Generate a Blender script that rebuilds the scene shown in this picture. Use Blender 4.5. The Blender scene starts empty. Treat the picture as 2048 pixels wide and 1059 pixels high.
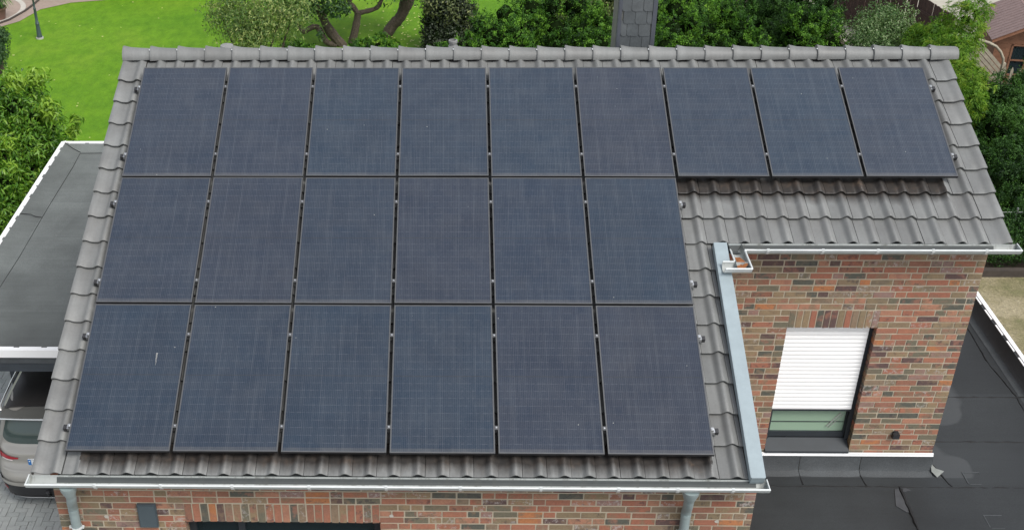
import bpy, math, random
import numpy as np
from mathutils import Matrix, Vector, Euler
random.seed(7)
rng = np.random.default_rng(7)
scene = bpy.context.scene
COL = scene.collection

# ------------------------------------------------------------------ camera, sky, sun, exposure
cam_d = bpy.data.cameras.new('camera')
cam = bpy.data.objects.new('camera', cam_d); COL.objects.link(cam)
cam.location = (3.7554, -14.1672, 13.0288)
cam.rotation_euler = (math.radians(57.5736), math.radians(0.5538), math.radians(1.2613))
cam_d.sensor_width = 36.0
FPX, CX, CY = 2404.179, 830.749, 621.489          # focal length and principal point for a 2048 x 1059 picture
cam_d.lens = FPX / 2048 * 36
cam_d.shift_x = (1024 - CX) / 2048
cam_d.shift_y = (CY - 529.5) / 2048
cam_d.clip_start = 0.1; cam_d.clip_end = 600
scene.camera = cam

world = bpy.data.worlds.new('World'); scene.world = world
world.use_nodes = True
wn = world.node_tree; wn.nodes.clear()
sky = wn.nodes.new('ShaderNodeTexSky'); sky.sky_type = 'NISHITA'; sky.sun_disc = False
SUN_EL, SUN_AZ = math.radians(52), math.radians(136)      # azimuth measured clockwise from +Y
sky.sun_elevation = SUN_EL; sky.sun_rotation = SUN_AZ
sky.air_density = 1.0; sky.dust_density = 1.2; sky.ozone_density = 1.0
hs = wn.nodes.new('ShaderNodeHueSaturation'); hs.inputs['Saturation'].default_value = 0.31
bg = wn.nodes.new('ShaderNodeBackground'); bg.inputs['Strength'].default_value = 0.132
wo = wn.nodes.new('ShaderNodeOutputWorld')
wn.links.new(sky.outputs[0], hs.inputs['Color']); wn.links.new(hs.outputs[0], bg.inputs['Color'])
wn.links.new(bg.outputs[0], wo.inputs['Surface'])

sun_d = bpy.data.lights.new('sun', 'SUN'); sun_d.energy = 1.75; sun_d.angle = math.radians(26)
sun_d.color = (1.0, 0.97, 0.92)
sun = bpy.data.objects.new('sun', sun_d); COL.objects.link(sun)
sv = Vector((math.sin(SUN_AZ) * math.cos(SUN_EL), math.cos(SUN_AZ) * math.cos(SUN_EL), math.sin(SUN_EL)))
sun.rotation_euler = sv.to_track_quat('Z', 'Y').to_euler(); sun.location = (0, -10, 30)

vs = scene.view_settings
vs.view_transform = 'Standard'; vs.look = 'None'; vs.gamma = 1.0; vs.use_curve_mapping = False
vs.exposure = 0.85

# ------------------------------------------------------------------ object helpers
WMAT = {}
def setparent(o, parent):
    o.parent = parent
    o.matrix_parent_inverse = WMAT[parent.name].inverted()
def link(o, parent=None, M=None):
    COL.objects.link(o)
    M = M or Matrix.Identity(4)
    o.matrix_basis = M
    WMAT[o.name] = M.copy()
    if parent is not None: setparent(o, parent)
    return o
def tag(o, label=None, cat=None, group=None, kind=None):
    if label: o['label'] = label
    if cat: o['category'] = cat
    if group: o['group'] = group
    if kind: o['kind'] = kind
    return o
def empty(name, loc, label, cat, group=None, M=None):
    o = bpy.data.objects.new(name, None); o.empty_display_size = 0.2
    link(o, None, M or Matrix.Translation(loc))
    return tag(o, label, cat, group)

class MB:
    """collects faces for ONE mesh"""
    def __init__(s): s.v = []; s.f = []; s.m = []; s.tone = []
    def face(s, pts, mi=0, tone=0.0):
        i = len(s.v); s.v += [tuple(p) for p in pts]; s.f.append(tuple(range(i, i + len(pts)))); s.m.append(mi); s.tone.append(tone)
    def mesh(s, V, F, mi=0, tone=0.0):
        i = len(s.v); s.v += [tuple(p) for p in V]
        for f in F: s.f.append(tuple(i + k for k in f)); s.m.append(mi); s.tone.append(tone)
    def box(s, x0, x1, y0, y1, z0, z1, M=None, mi=0, tone=0.0, jit=0.0):
        V = [Vector((x, y, z)) for z in (z0, z1) for y in (y0, y1) for x in (x0, x1)]
        if jit: V = [p + Vector((random.uniform(-jit, jit), random.uniform(-jit, jit), random.uniform(-jit, jit))) for p in V]
        if M is not None: V = [M @ p for p in V]
        s.mesh(V, [(0, 2, 3, 1), (4, 5, 7, 6), (0, 1, 5, 4), (1, 3, 7, 5), (3, 2, 6, 7), (2, 0, 4, 6)], mi, tone)
    def beam(s, a, b, w, h, mi=0, up=(0, 0, 1), tone=0.0):
        a, b = Vector(a), Vector(b); d = (b - a); L = d.length; d.normalize()
        u = Vector(up); r = d.cross(u)
        if r.length < 1e-4: r = d.cross(Vector((1, 0, 0)))
        r.normalize(); u = r.cross(d)
        M = Matrix((( d.x, r.x, u.x, a.x), (d.y, r.y, u.y, a.y), (d.z, r.z, u.z, a.z), (0, 0, 0, 1)))
        s.box(0, L, -w / 2, w / 2, -h / 2, h / 2, M, mi, tone)
    def tube(s, pts, rad, seg=10, mi=0, cap=True):
        pts = [Vector(p) for p in pts]
        rad = rad if isinstance(rad, (list, tuple)) else [rad] * len(pts)
        base = len(s.v); prev = None
        for i, p in enumerate(pts):
            d = (pts[min(i + 1, len(pts) - 1)] - pts[max(i - 1, 0)]).normalized()
            if prev is None:
                r = d.cross(Vector((0, 0, 1)))
                if r.length < 1e-3: r = d.cross(Vector((0, 1, 0)))
            else: r = prev - d * prev.dot(d)
            r.normalize(); prev = r; u = d.cross(r)
            for k in range(seg):
                a = 2 * math.pi * k / seg
                s.v.append(tuple(p + (r * math.cos(a) + u * math.sin(a)) * rad[i]))
        for i in range(len(pts) - 1):
            for k in range(seg):
                a = base + i * seg + k; b = base + i * seg + (k + 1) % seg
                s.f.append((a, b, b + seg, a + seg)); s.m.append(mi); s.tone.append(0.0)
        if cap:
            s.f.append(tuple(base + k for k in range(seg))[::-1]); s.m.append(mi); s.tone.append(0.0)
            e = base + (len(pts) - 1) * seg
            s.f.append(tuple(e + k for k in range(seg))); s.m.append(mi); s.tone.append(0.0)
    def lathe(s, prof, seg=20, M=None, mi=0):
        base = len(s.v)
        for r, z in prof:
            for k in range(seg):
                a = 2 * math.pi * k / seg; p = Vector((r * math.cos(a), r * math.sin(a), z))
                s.v.append(tuple(M @ p if M is not None else p))
        for i in range(len(prof) - 1):
            for k in range(seg):
                a = base + i * seg + k; b = base + i * seg + (k + 1) % seg
                s.f.append((a, b, b + seg, a + seg)); s.m.append(mi); s.tone.append(0.0)
    def data(s, name, mats, smooth=False, angle=None, tone=False):
        me = bpy.data.meshes.new(name); me.from_pydata(s.v, [], s.f)
        for m in (mats if isinstance(mats, (list, tuple)) else [mats]): me.materials.append(m)
        if any(s.m): me.polygons.foreach_set('material_index', s.m)
        if tone:
            a = me.attributes.new('tone', 'FLOAT', 'FACE'); a.data.foreach_set('value', s.tone)
        if smooth:
            me.polygons.foreach_set('use_smooth', [True] * len(s.f))
            if angle is not None: me.set_sharp_from_angle(angle=math.radians(angle))
        me.update(); return me
    def build(s, name, mats, parent=None, M=None, smooth=False, angle=35, tone=False):
        return link(bpy.data.objects.new(name, s.data(name, mats, smooth, angle, tone)), parent, M)

# ------------------------------------------------------------------ materials
class NT:
    def __init__(s, name):
        s.m = bpy.data.materials.new(name); s.m.use_nodes = True; s.t = s.m.node_tree
        s.b = s.t.nodes['Principled BSDF']; s.out = s.t.nodes['Material Output']
    def n(s, typ, **kw):
        nd = s.t.nodes.new('ShaderNode' + typ)
        for k, v in kw.items():
            if k in nd.inputs: nd.inputs[k].default_value = v
            else: setattr(nd, k, v)
        return nd
    def l(s, a, b): s.t.links.new(a, b)
    def val(s, x, sock):
        if hasattr(x, 'is_output'): s.l(x, sock)
        else: sock.default_value = x
    def math(s, op, a, b=0.0, c=0.0, clamp=False):
        nd = s.t.nodes.new('ShaderNodeMath'); nd.operation = op; nd.use_clamp = clamp
        s.val(a, nd.inputs[0]); s.val(b, nd.inputs[1]); s.val(c, nd.inputs[2]); return nd.outputs[0]
    def mix(s, f, a, b, mode='MIX'):
        nd = s.t.nodes.new('ShaderNodeMix'); nd.data_type = 'RGBA'; nd.blend_type = mode
        s.val(f, nd.inputs['Factor'])
        for x, k in ((a, 6), (b, 7)):
            if isinstance(x, tuple): x = (*x, 1.0) if len(x) == 3 else x
            s.val(x, nd.inputs[k])
        return nd.outputs[2]
    def noise(s, scale, detail=4, rough=0.55, vec=None, w=None):
        nd = s.n('TexNoise'); nd.inputs['Scale'].default_value = scale; nd.inputs['Detail'].default_value = detail
        nd.inputs['Roughness'].default_value = rough
        if vec is not None: s.l(vec, nd.inputs['Vector'])
        return nd.outputs['Fac']
    def ramp(s, f, stops, interp='LINEAR'):
        nd = s.n('ValToRGB'); cr = nd.color_ramp; cr.interpolation = interp
        while len(cr.elements) < len(stops): cr.elements.new(0.5)
        for e, (p, c) in zip(cr.elements, stops):
            e.position = p; e.color = (*c, 1.0) if isinstance(c, tuple) else (c, c, c, 1.0)
        s.l(f, nd.inputs[0]); return nd.outputs[0]
    def pos(s): return s.n('NewGeometry').outputs['Position']
    def obj(s): return s.n('TexCoord').outputs['Object']
    def xyz(s, v):
        nd = s.n('SeparateXYZ'); s.l(v, nd.inputs[0]); return nd.outputs
    def map(s, v, scale=(1, 1, 1), loc=(0, 0, 0), rot=(0, 0, 0)):
        nd = s.n('Mapping'); nd.inputs['Scale'].default_value = scale; nd.inputs['Location'].default_value = loc
        nd.inputs['Rotation'].default_value = rot; s.l(v, nd.inputs[0]); return nd.outputs[0]
    def rand(s): return s.n('ObjectInfo').outputs['Random']
    def bump(s, h, strength=0.3, dist=0.01):
        nd = s.n('Bump'); nd.inputs['Strength'].default_value = strength; nd.inputs['Distance'].default_value = dist
        s.l(h, nd.inputs['Height']); s.l(nd.outputs[0], s.b.inputs['Normal'])
    def base(s, c):
        if isinstance(c, tuple): s.b.inputs['Base Color'].default_value = (*c, 1.0)
        else: s.l(c, s.b.inputs['Base Color'])
    def set(s, **kw):
        for k, v in kw.items(): s.val(v, s.b.inputs[k.replace('_', ' ')])
        return s
def simple(name, c, rough=0.6, metal=0.0, var=0.12, scale=6.0, bump=0.0, **kw):
    t = NT(name)
    n = t.noise(scale, 5, 0.6, t.pos())
    k = t.ramp(n, [(0.25, 1 - var), (0.75, 1 + var)])
    t.base(t.mix(1.0, c, k, 'MULTIPLY')); t.set(Roughness=rough, Metallic=metal, **kw)
    if bump: t.bump(t.noise(scale * 6, 4, 0.6, t.pos()), bump)
    return t.m
M = {}
TILT = 0.39582            # roof pitch in radians (22.7 degrees)
ct, st = math.cos(TILT), math.sin(TILT)
ZR = 7.6
def RP(x, s_, n):         # roof point: along the ridge, down the slope from the panels' top edge, out of the panels' plane
    return Vector((x, -s_ * ct - n * st, ZR - s_ * st + n * ct))
ROOF_ROT = Matrix.Rotation(TILT, 4, 'X')     # local y points up the slope, local z out of it

def mat_tile():
    t = NT('concrete_tile')
    p = t.pos(); x, y, z = t.xyz(p)
    s_ = t.math('ADD', t.math('MULTIPLY', y, -ct), t.math('MULTIPLY', t.math('SUBTRACT', z, ZR), -st))
    r = t.rand()
    base = t.ramp(r, [(0.0, (0.150, 0.153, 0.149)), (0.5, (0.163, 0.165, 0.160)), (1.0, (0.178, 0.180, 0.174))])
    n1 = t.noise(2.2, 5, 0.6, p); n2 = t.noise(38, 4, 0.7, p)
    c = t.mix(1.0, base, t.ramp(n1, [(0.3, (0.84, 0.825, 0.82)), (0.7, (1.10, 1.11, 1.115))]), 'MULTIPLY')
    c = t.mix(1.0, c, t.ramp(n2, [(0.3, 0.93), (0.7, 1.06)]), 'MULTIPLY')
    # run-off soot and rust plus painted panel shade below the lower panel edges
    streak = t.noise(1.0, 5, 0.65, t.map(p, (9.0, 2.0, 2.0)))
    def drip_shade(s0, xa, xb):
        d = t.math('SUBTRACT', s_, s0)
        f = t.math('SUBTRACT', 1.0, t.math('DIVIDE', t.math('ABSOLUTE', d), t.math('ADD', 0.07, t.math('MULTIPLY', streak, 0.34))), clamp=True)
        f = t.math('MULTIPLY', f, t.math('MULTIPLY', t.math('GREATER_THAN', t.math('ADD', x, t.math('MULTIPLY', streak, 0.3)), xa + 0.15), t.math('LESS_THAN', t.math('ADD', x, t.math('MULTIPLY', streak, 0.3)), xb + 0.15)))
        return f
    f = t.math('MAXIMUM', drip_shade(5.33, 0.15, 6.38), drip_shade(1.84, 6.3, 9.5))
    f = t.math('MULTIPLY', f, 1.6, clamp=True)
    dirt_shade = t.ramp(t.noise(7.0, 5, 0.7, p), [(0.36, (0.012, 0.010, 0.009)), (0.55, (0.028, 0.022, 0.018)), (0.68, (0.052, 0.036, 0.026)), (0.77, (0.11, 0.078, 0.052))])
    c = t.mix(t.math('MULTIPLY', f, 0.96), c, dirt_shade)
    valley = t.ramp(t.noise(1.0, 4, 0.6, t.map(p, (11.0, 0.8, 0.8))), [(0.35, 0.90), (0.65, 1.05)])
    c = t.mix(1.0, c, valley, 'MULTIPLY')
    # pale lichen specks
    sp = t.ramp(t.noise(55, 2, 0.5, p), [(0.72, 0.0), (0.76, 1.0)])
    c = t.mix(t.math('MULTIPLY', t.math('MULTIPLY', sp, t.ramp(t.noise(3.0, 2, 0.5, p), [(0.5, 0.0), (0.65, 1.0)])), 0.4), c, (0.33, 0.33, 0.3))
    t.base(c); t.set(Roughness=t.ramp(n1, [(0.3, 0.5), (0.7, 0.62)]))
    t.b.inputs['Specular IOR Level'].default_value = 0.45
    t.bump(n2, 0.15, 0.004); return t.m
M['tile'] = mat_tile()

def mat_brick():
    t = NT('clinker_brick')
    p = t.pos()
    a = t.n('Attribute', attribute_type='OBJECT', attribute_name='tone').outputs['Fac']
    b = t.n('Attribute', attribute_type='GEOMETRY', attribute_name='tone').outputs['Fac']
    v = t.math('FRACT', t.math('MAXIMUM', a, b))
    pal = t.ramp(v, [(0.0, (0.285, 0.118, 0.076)), (0.12, (0.31, 0.135, 0.085)), (0.22, (0.235, 0.112, 0.074)), (0.30, (0.34, 0.17, 0.11)),
                     (0.38, (0.24, 0.175, 0.105)), (0.50, (0.205, 0.155, 0.095)), (0.60, (0.135, 0.122, 0.085)), (0.68, (0.215, 0.155, 0.105)), (0.75, (0.100, 0.062, 0.056)),
                     (0.83, (0.37, 0.155, 0.07)), (0.87, (0.24, 0.155, 0.13)), (0.92, (0.085, 0.085, 0.068))], 'CONSTANT')
    off = t.n('CombineXYZ'); t.l(t.math('MULTIPLY', v, 37.0), off.inputs[0]); t.l(t.math('MULTIPLY', v, 91.0), off.inputs[1])
    va = t.n('VectorMath', operation='ADD'); t.l(p, va.inputs[0]); t.l(off.outputs[0], va.inputs[1]); q = va.outputs[0]
    n1 = t.noise(9.0, 5, 0.65, q); n2 = t.noise(45, 4, 0.7, q)
    two = t.ramp(t.math('FRACT', t.math('MULTIPLY', v, 13.7)), [(0.0, (0.20, 0.14, 0.09)), (0.3, (0.26, 0.125, 0.09)), (0.6, (0.15, 0.12, 0.085)), (0.8, (0.27, 0.13, 0.09))], 'CONSTANT')
    c = t.mix(t.ramp(n1, [(0.48, 0.0), (0.62, 0.8)]), pal, two)
    c = t.mix(1.0, c, t.ramp(n2, [(0.25, 0.8), (0.75, 1.2)]), 'MULTIPLY')
    # pale mortar smears on some bricks, dark kiln marks on others
    sm = t.math('MULTIPLY', t.ramp(t.noise(22, 4, 0.75, q), [(0.52, 0.0), (0.62, 1.0)]), t.math('GREATER_THAN', t.math('FRACT', t.math('MULTIPLY', v, 53.3)), 0.84))
    c = t.mix(t.math('MULTIPLY', sm, 0.6), c, (0.42, 0.39, 0.37))
    dk = t.math('MULTIPLY', t.ramp(t.noise(14, 4, 0.7, q), [(0.54, 0.0), (0.64, 1.0)]), t.math('GREATER_THAN', t.math('FRACT', t.math('MULTIPLY', v, 29.1)), 0.74))
    c = t.mix(t.math('MULTIPLY', dk, 0.6), c, (0.045, 0.035, 0.04))
    h = t.n('HueSaturation'); h.inputs['Saturation'].default_value = 1.03; h.inputs['Value'].default_value = 1.0; t.l(c, h.inputs['Color'])
    t.base(h.outputs[0]); t.set(Roughness=0.82); t.bump(n2, 0.35, 0.006); return t.m
M['brick'] = mat_brick()
M['mortar'] = simple('mortar', (0.41, 0.355, 0.265), 0.9, var=0.14, scale=4, bump=0.2)

def mat_cells():
    t = NT('solar_cells')
    x, y, z = t.xyz(t.obj())            # local to the panel: x across, y up the slope
    r = t.rand()
    cw, chh = 1.010 / 6, 1.740 / 20
    u = t.math('DIVIDE', t.math('ADD', x, 0.505), cw); v = t.math('DIVIDE', t.math('ADD', y, 0.870), chh)
    fu, fv = t.math('FRACT', u), t.math('FRACT', v)
    def near(f, w): return t.math('LESS_THAN', t.math('SUBTRACT', 0.5, t.math('ABSOLUTE', t.math('SUBTRACT', f, 0.5))), w)
    cell = t.n('CombineXYZ'); t.l(t.math('FLOOR', u), cell.inputs[0]); t.l(t.math('FLOOR', v), cell.inputs[1]); t.l(t.math('MULTIPLY', r, 50.0), cell.inputs[2])
    wn_ = t.n('TexWhiteNoise'); wn_.noise_dimensions = '3D'; t.l(cell.outputs[0], wn_.inputs['Vector'])
    pc = t.mix(wn_.outputs['Value'], (0.004, 0.013, 0.029), (0.010, 0.016, 0.029))
    tint = t.ramp(t.math('FRACT', t.math('MULTIPLY', r, 7.31)), [(0.0, (0.005, 0.014, 0.032)), (0.3, (0.013, 0.0155, 0.028)), (0.5, (0.008, 0.016, 0.031)), (0.75, (0.005, 0.017, 0.034)), (1.0, (0.014, 0.016, 0.028))])
    c = t.mix(0.62, pc, tint)
    vv = t.n('CombineXYZ'); t.l(x, vv.inputs[0]); t.l(y, vv.inputs[1]); t.l(t.math('MULTIPLY', r, 91.0), vv.inputs[2])
    cloud = t.noise(1.6, 4, 0.6, vv.outputs[0])
    c = t.mix(1.0, c, t.ramp(cloud, [(0.3, (0.82, 0.82, 0.86)), (0.7, (1.18, 1.16, 1.12))]), 'MULTIPLY')
    # fine collector wires (nine to a cell), ribbon tabs between the half cells, darker middle joint
    wires = near(t.math('FRACT', t.math('MULTIPLY', fu, 9.0)), 0.11)
    c = t.mix(t.math('MULTIPLY', wires, 0.11), c, (0.16, 0.18, 0.21))
    c = t.mix(t.math('MULTIPLY', near(fu, 0.018), 0.07), c, (0.16, 0.17, 0.19))
    tabs = t.math('MULTIPLY', near(fv, 0.05), t.ramp(t.noise(30, 2, 0.5, vv.outputs[0]), [(0.4, 0.15), (0.6, 1.0)]))
    c = t.mix(t.math('MULTIPLY', tabs, 0.09), c, (0.25, 0.26, 0.28))
    mid = t.math('LESS_THAN', t.math('ABSOLUTE', y), 0.006)
    c = t.mix(t.math('MULTIPLY', mid, 0.7), c, (0.012, 0.014, 0.018))
    # film of dust and a few droppings
    dust = t.noise(3.0, 6, 0.7, vv.outputs[0]); fine = t.noise(160, 3, 0.7, vv.outputs[0])
    c = t.mix(t.math('MULTIPLY', t.ramp(dust, [(0.35, 0.0), (0.75, 1.0)]), 0.05), c, (0.3, 0.29, 0.27))
    c = t.mix(t.math('MULTIPLY', t.ramp(fine, [(0.45, 0.0), (0.8, 1.0)]), 0.14), c, (0.18, 0.19, 0.20))
    sp = t.n('TexVoronoi'); sp.inputs['Scale'].default_value = 4.0; t.l(vv.outputs[0], sp.inputs['Vector'])
    spots = t.math('LESS_THAN', sp.outputs['Distance'], 0.022)
    c = t.mix(t.math('MULTIPLY', spots, 0.6), c, (0.42, 0.42, 0.38))
    run = t.noise(1.0, 4, 0.65, t.map(vv.outputs[0], (26.0, 0.9, 1.0)))
    c = t.mix(t.math('MULTIPLY', t.ramp(run, [(0.5, 0.0), (0.78, 1.0)]), 0.10), c, (0.17, 0.18, 0.19))
    edge = t.math('LESS_THAN', t.math('ADD', y, 0.870), 0.035)
    c = t.mix(t.math('MULTIPLY', edge, t.math('MULTIPLY', dust, 0.25)), c, (0.22, 0.2, 0.17))
    t.base(c); t.set(Roughness=t.ramp(dust, [(0.3, 0.16), (0.7, 0.26)]))
    t.b.inputs['IOR'].default_value = 1.50
    t.b.inputs['Sheen Weight'].default_value = 0.75; t.b.inputs['Sheen Roughness'].default_value = 0.45; t.b.inputs['Sheen Tint'].default_value = (0.55, 0.66, 0.80, 1)
    return t.m
M['cells'] = mat_cells()
M['pframe'] = simple('anodised_black_frame', (0.115, 0.117, 0.12), 0.42, 0.5, 0.1, 20)
M['rail'] = simple('mill_aluminium', (0.55, 0.56, 0.57), 0.38, 0.9, 0.06, 20)
M['blackplastic'] = simple('black_plastic', (0.022, 0.022, 0.024), 0.5)
def mat_zinc(name, c, rough, metal, stain):
    t = NT(name); p = t.pos()
    n = t.noise(5, 5, 0.65, p); n2 = t.noise(1.0, 5, 0.6, t.map(p, (14, 3, 3)))
    k = t.mix(1.0, c, t.ramp(n, [(0.3, 0.9), (0.7, 1.08)]), 'MULTIPLY')
    if stain: k = t.mix(t.ramp(n2, [(0.5, 0.0), (0.72, stain)]), k, (0.10, 0.10, 0.085))
    t.base(k); t.set(Roughness=rough, Metallic=metal); return t.m
M['zinc'] = mat_zinc('weathered_zinc', (0.50, 0.535, 0.525), 0.5, 0.25, 0.0)
M['zinc_in'] = mat_zinc('gutter_inside', (0.33, 0.345, 0.33), 0.6, 0.0, 0.85)
M['bead'] = mat_zinc('bright_zinc_bead', (0.62, 0.64, 0.63), 0.45, 0.15, 0.0)
M['pipe'] = mat_zinc('downpipe_zinc', (0.26, 0.315, 0.315), 0.5, 0.2, 0.0)
M['flash'] = mat_zinc('painted_flashing', (0.255, 0.305, 0.325), 0.5, 0.0, 0.0)
M['eaveflash'] = mat_zinc('eave_flashing', (0.050, 0.056, 0.056), 0.7, 0.0, 0.2)  # dark tone and reach also paint in the shade inside the gutters
M['white'] = simple('white_aluminium', (0.80, 0.80, 0.80), 0.4, 0.0, 0.03, 3)
M['shutter'] = simple('white_shutter', (0.90, 0.90, 0.89), 0.45, 0.0, 0.02, 2)
M['anthracite'] = simple('anthracite_frame', (0.022, 0.027, 0.032), 0.6, 0.0, 0.15, 4)
M['beam'] = simple('anthracite_beam', (0.030, 0.038, 0.048), 0.5, 0.0, 0.25, 3)
M['beam_grey'] = simple('grey_beam_cover', (0.055, 0.062, 0.068), 0.5, 0.0, 0.35, 4)
M['ventcover'] = simple('vent_cover', (0.060, 0.080, 0.092), 0.5, 0.0, 0.1, 4)
M['under'] = simple('roof_underlay', (0.02, 0.018, 0.016), 0.9)
M['inside'] = simple('room_inside', (0.30, 0.38, 0.30), 0.8)
M['room_dark'] = simple('room_shade', (0.05, 0.07, 0.075), 0.8)

def mat_glass(name, tintc, ior=1.45, alpha=0.35):
    t = NT(name)
    t.base(tintc); t.set(Roughness=0.03); t.b.inputs['IOR'].default_value = ior
    t.b.inputs['Alpha'].default_value = alpha
    return t.m
M['pane'] = mat_glass('pale_reflection_glass', (0.30, 0.42, 0.31), 1.5, 0.85)  # pale reflection painted in as a semi-opaque green tint
M['pane_dark'] = mat_glass('dark_window_glass', (0.02, 0.035, 0.04), 1.5, 0.55)

M['vent'] = simple('vent_grey', (0.21, 0.21, 0.205), 0.7, 0.0, 0.15, 14)
def mat_membrane(name, c, stain=False):
    t = NT(name); p = t.pos(); r = t.rand()
    n = t.noise(0.9, 5, 0.6, p); g = t.noise(90, 3, 0.7, p); lin = t.noise(1.0, 4, 0.6, t.map(p, (0.6, 14, 1)))
    k = t.mix(1.0, c, t.ramp(n, [(0.3, (0.70, 0.70, 0.70)), (0.7, (1.32, 1.33, 1.34))]), 'MULTIPLY')
    k = t.mix(1.0, k, t.ramp(lin, [(0.3, 0.93), (0.7, 1.07)]), 'MULTIPLY')
    k = t.mix(1.0, k, t.ramp(g, [(0.25, 0.6), (0.75, 1.4)]), 'MULTIPLY')
    k = t.mix(1.0, k, t.ramp(r, [(0.0, 0.82), (1.0, 1.22)]), 'MULTIPLY')
    if stain:   # dried, paler patch along the house wall, with a scalloped rim of its own
        x, y, z = t.xyz(p)
        wv = t.noise(1.1, 2, 0.4, p)
        soft = t.noise(6.0, 4, 0.6, p)
        lim = t.math('ADD', 9.92, t.math('MULTIPLY', t.ramp(wv, [(0.35, 0.0), (0.7, 1.0)]), 0.95))
        f = t.math('MULTIPLY', t.math('DIVIDE', t.math('ADD', t.math('SUBTRACT', lim, x), t.math('MULTIPLY', soft, 0.06)), 0.09, clamp=True), t.math('MULTIPLY', t.math('GREATER_THAN', y, -2.35), t.math('LESS_THAN', y, 0.3)))
        k = t.mix(t.math('MULTIPLY', f, 0.45), k, (0.072, 0.077, 0.080))
        # faint scuffs
        sc = t.ramp(t.noise(4.0, 6, 0.8, p), [(0.66, 0.0), (0.74, 1.0)])
        k = t.mix(t.math('MULTIPLY', sc, 0.3), k, (0.075, 0.08, 0.08))
    t.base(k); t.set(Roughness=t.ramp(n, [(0.3, 0.62), (0.7, 0.78)])); t.bump(g, 0.25, 0.004); return t.m
M['membrane'] = mat_membrane('bitumen_dark', (0.0165, 0.0187, 0.0200), True)
M['membrane_left'] = mat_membrane('bitumen_grey', (0.104, 0.112, 0.106))
M['bare'] = simple('worn_bitumen', (0.045, 0.047, 0.051), 0.75, 0.0, 0.25, 10, 0.2)
M['membrane_up'] = mat_membrane('bitumen_upstand', (0.052, 0.057, 0.060))
M['seam'] = simple('bitumen_bead', (0.006, 0.006, 0.0065), 0.7, bump=0.3)

def mat_slate():
    t = NT('slate'); p = t.pos()
    n = t.noise(9, 6, 0.7, p); r = t.rand()
    c = t.mix(r, (0.062, 0.070, 0.074), (0.082, 0.090, 0.094))
    c = t.mix(1.0, c, t.ramp(n, [(0.3, 0.82), (0.7, 1.2)]), 'MULTIPLY')
    t.base(c); t.set(Roughness=0.5); t.bump(n, 0.3, 0.01); return t.m
M['slate'] = mat_slate()
M['slate_trim'] = simple('slate_corner_metal', (0.075, 0.082, 0.098), 0.5, 0.2)
M['slate_side'] = simple('slate_side', (0.14, 0.14, 0.125), 0.6, 0.0, 0.15, 9)

def mat_leaf(name, dark, mid, light, trans=0.3, rough=0.5, spec=0.35):
    t = NT(name)
    a = t.n('Attribute', attribute_name='tone').outputs['Fac']
    c = t.ramp(a, [(0.0, dark), (0.5, mid), (1.0, light)])
    t.base(c); t.set(Roughness=rough); t.b.inputs['Specular IOR Level'].default_value = spec
    tr = t.n('BsdfTranslucent'); t.l(t.mix(1.0, c, (1.1, 1.25, 0.6), 'MULTIPLY'), tr.inputs['Color'])
    mx = t.n('MixShader'); mx.inputs[0].default_value = trans
    t.l(t.b.outputs[0], mx.inputs[1]); t.l(tr.outputs[0], mx.inputs[2]); t.l(mx.outputs[0], t.out.inputs['Surface'])
    return t.m
M['bark'] = simple('bark', (0.075, 0.058, 0.042), 0.9, 0.0, 0.65, 22, 1.0)
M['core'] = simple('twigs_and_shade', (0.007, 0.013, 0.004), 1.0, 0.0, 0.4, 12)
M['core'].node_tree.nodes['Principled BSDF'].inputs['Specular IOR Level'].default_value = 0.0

def mat_lawn():
    t = NT('lawn_grass'); p = t.pos()
    n1 = t.noise(0.30, 7, 0.68, p); n2 = t.noise(3.5, 5, 0.7, t.map(p, (1.0, 0.55, 1))); n3 = t.noise(45, 4, 0.75, p)
    c = t.ramp(n1, [(0.25, (0.070, 0.180, 0.008)), (0.5, (0.105, 0.225, 0.010)), (0.75, (0.155, 0.262, 0.020))])
    c = t.mix(1.0, c, t.ramp(n2, [(0.3, (0.72, 0.78, 0.75)), (0.7, (1.22, 1.16, 1.1))]), 'MULTIPLY')
    c = t.mix(1.0, c, t.ramp(n3, [(0.25, 0.72), (0.75, 1.28)]), 'MULTIPLY')
    t.base(c); t.set(Roughness=0.85); t.b.inputs['Specular IOR Level'].default_value = 0.15; t.bump(n3, 0.6, 0.03); return t.m
M['lawn'] = mat_lawn()
def mat_dry():
    t = NT('dry_grass'); p = t.pos()
    n1 = t.noise(0.9, 6, 0.65, p); n3 = t.noise(22, 5, 0.75, p)
    c = t.ramp(n1, [(0.3, (0.12, 0.125, 0.045)), (0.46, (0.22, 0.19, 0.10)), (0.60, (0.34, 0.29, 0.185)), (0.75, (0.17, 0.16, 0.065))])
    c = t.mix(1.0, c, t.ramp(n3, [(0.25, 0.55), (0.75, 1.4)]), 'MULTIPLY')
    t.base(c); t.set(Roughness=0.9); t.bump(n3, 0.8, 0.05); return t.m
M['dry'] = mat_dry()
M['soil'] = simple('soil', (0.055, 0.042, 0.028), 0.95, 0.0, 0.35, 3, 0.6)
M['sand'] = simple('pale_gravel', (0.36, 0.335, 0.275), 0.9, 0.0, 0.12, 2, 0.3)
M['redpath'] = simple('red_path', (0.28, 0.215, 0.175), 0.85, 0.0, 0.14, 9, 0.2)
M['kerbstone'] = simple('pale_stone', (0.42, 0.39, 0.34), 0.85, 0.0, 0.12, 9, 0.2)
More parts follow.
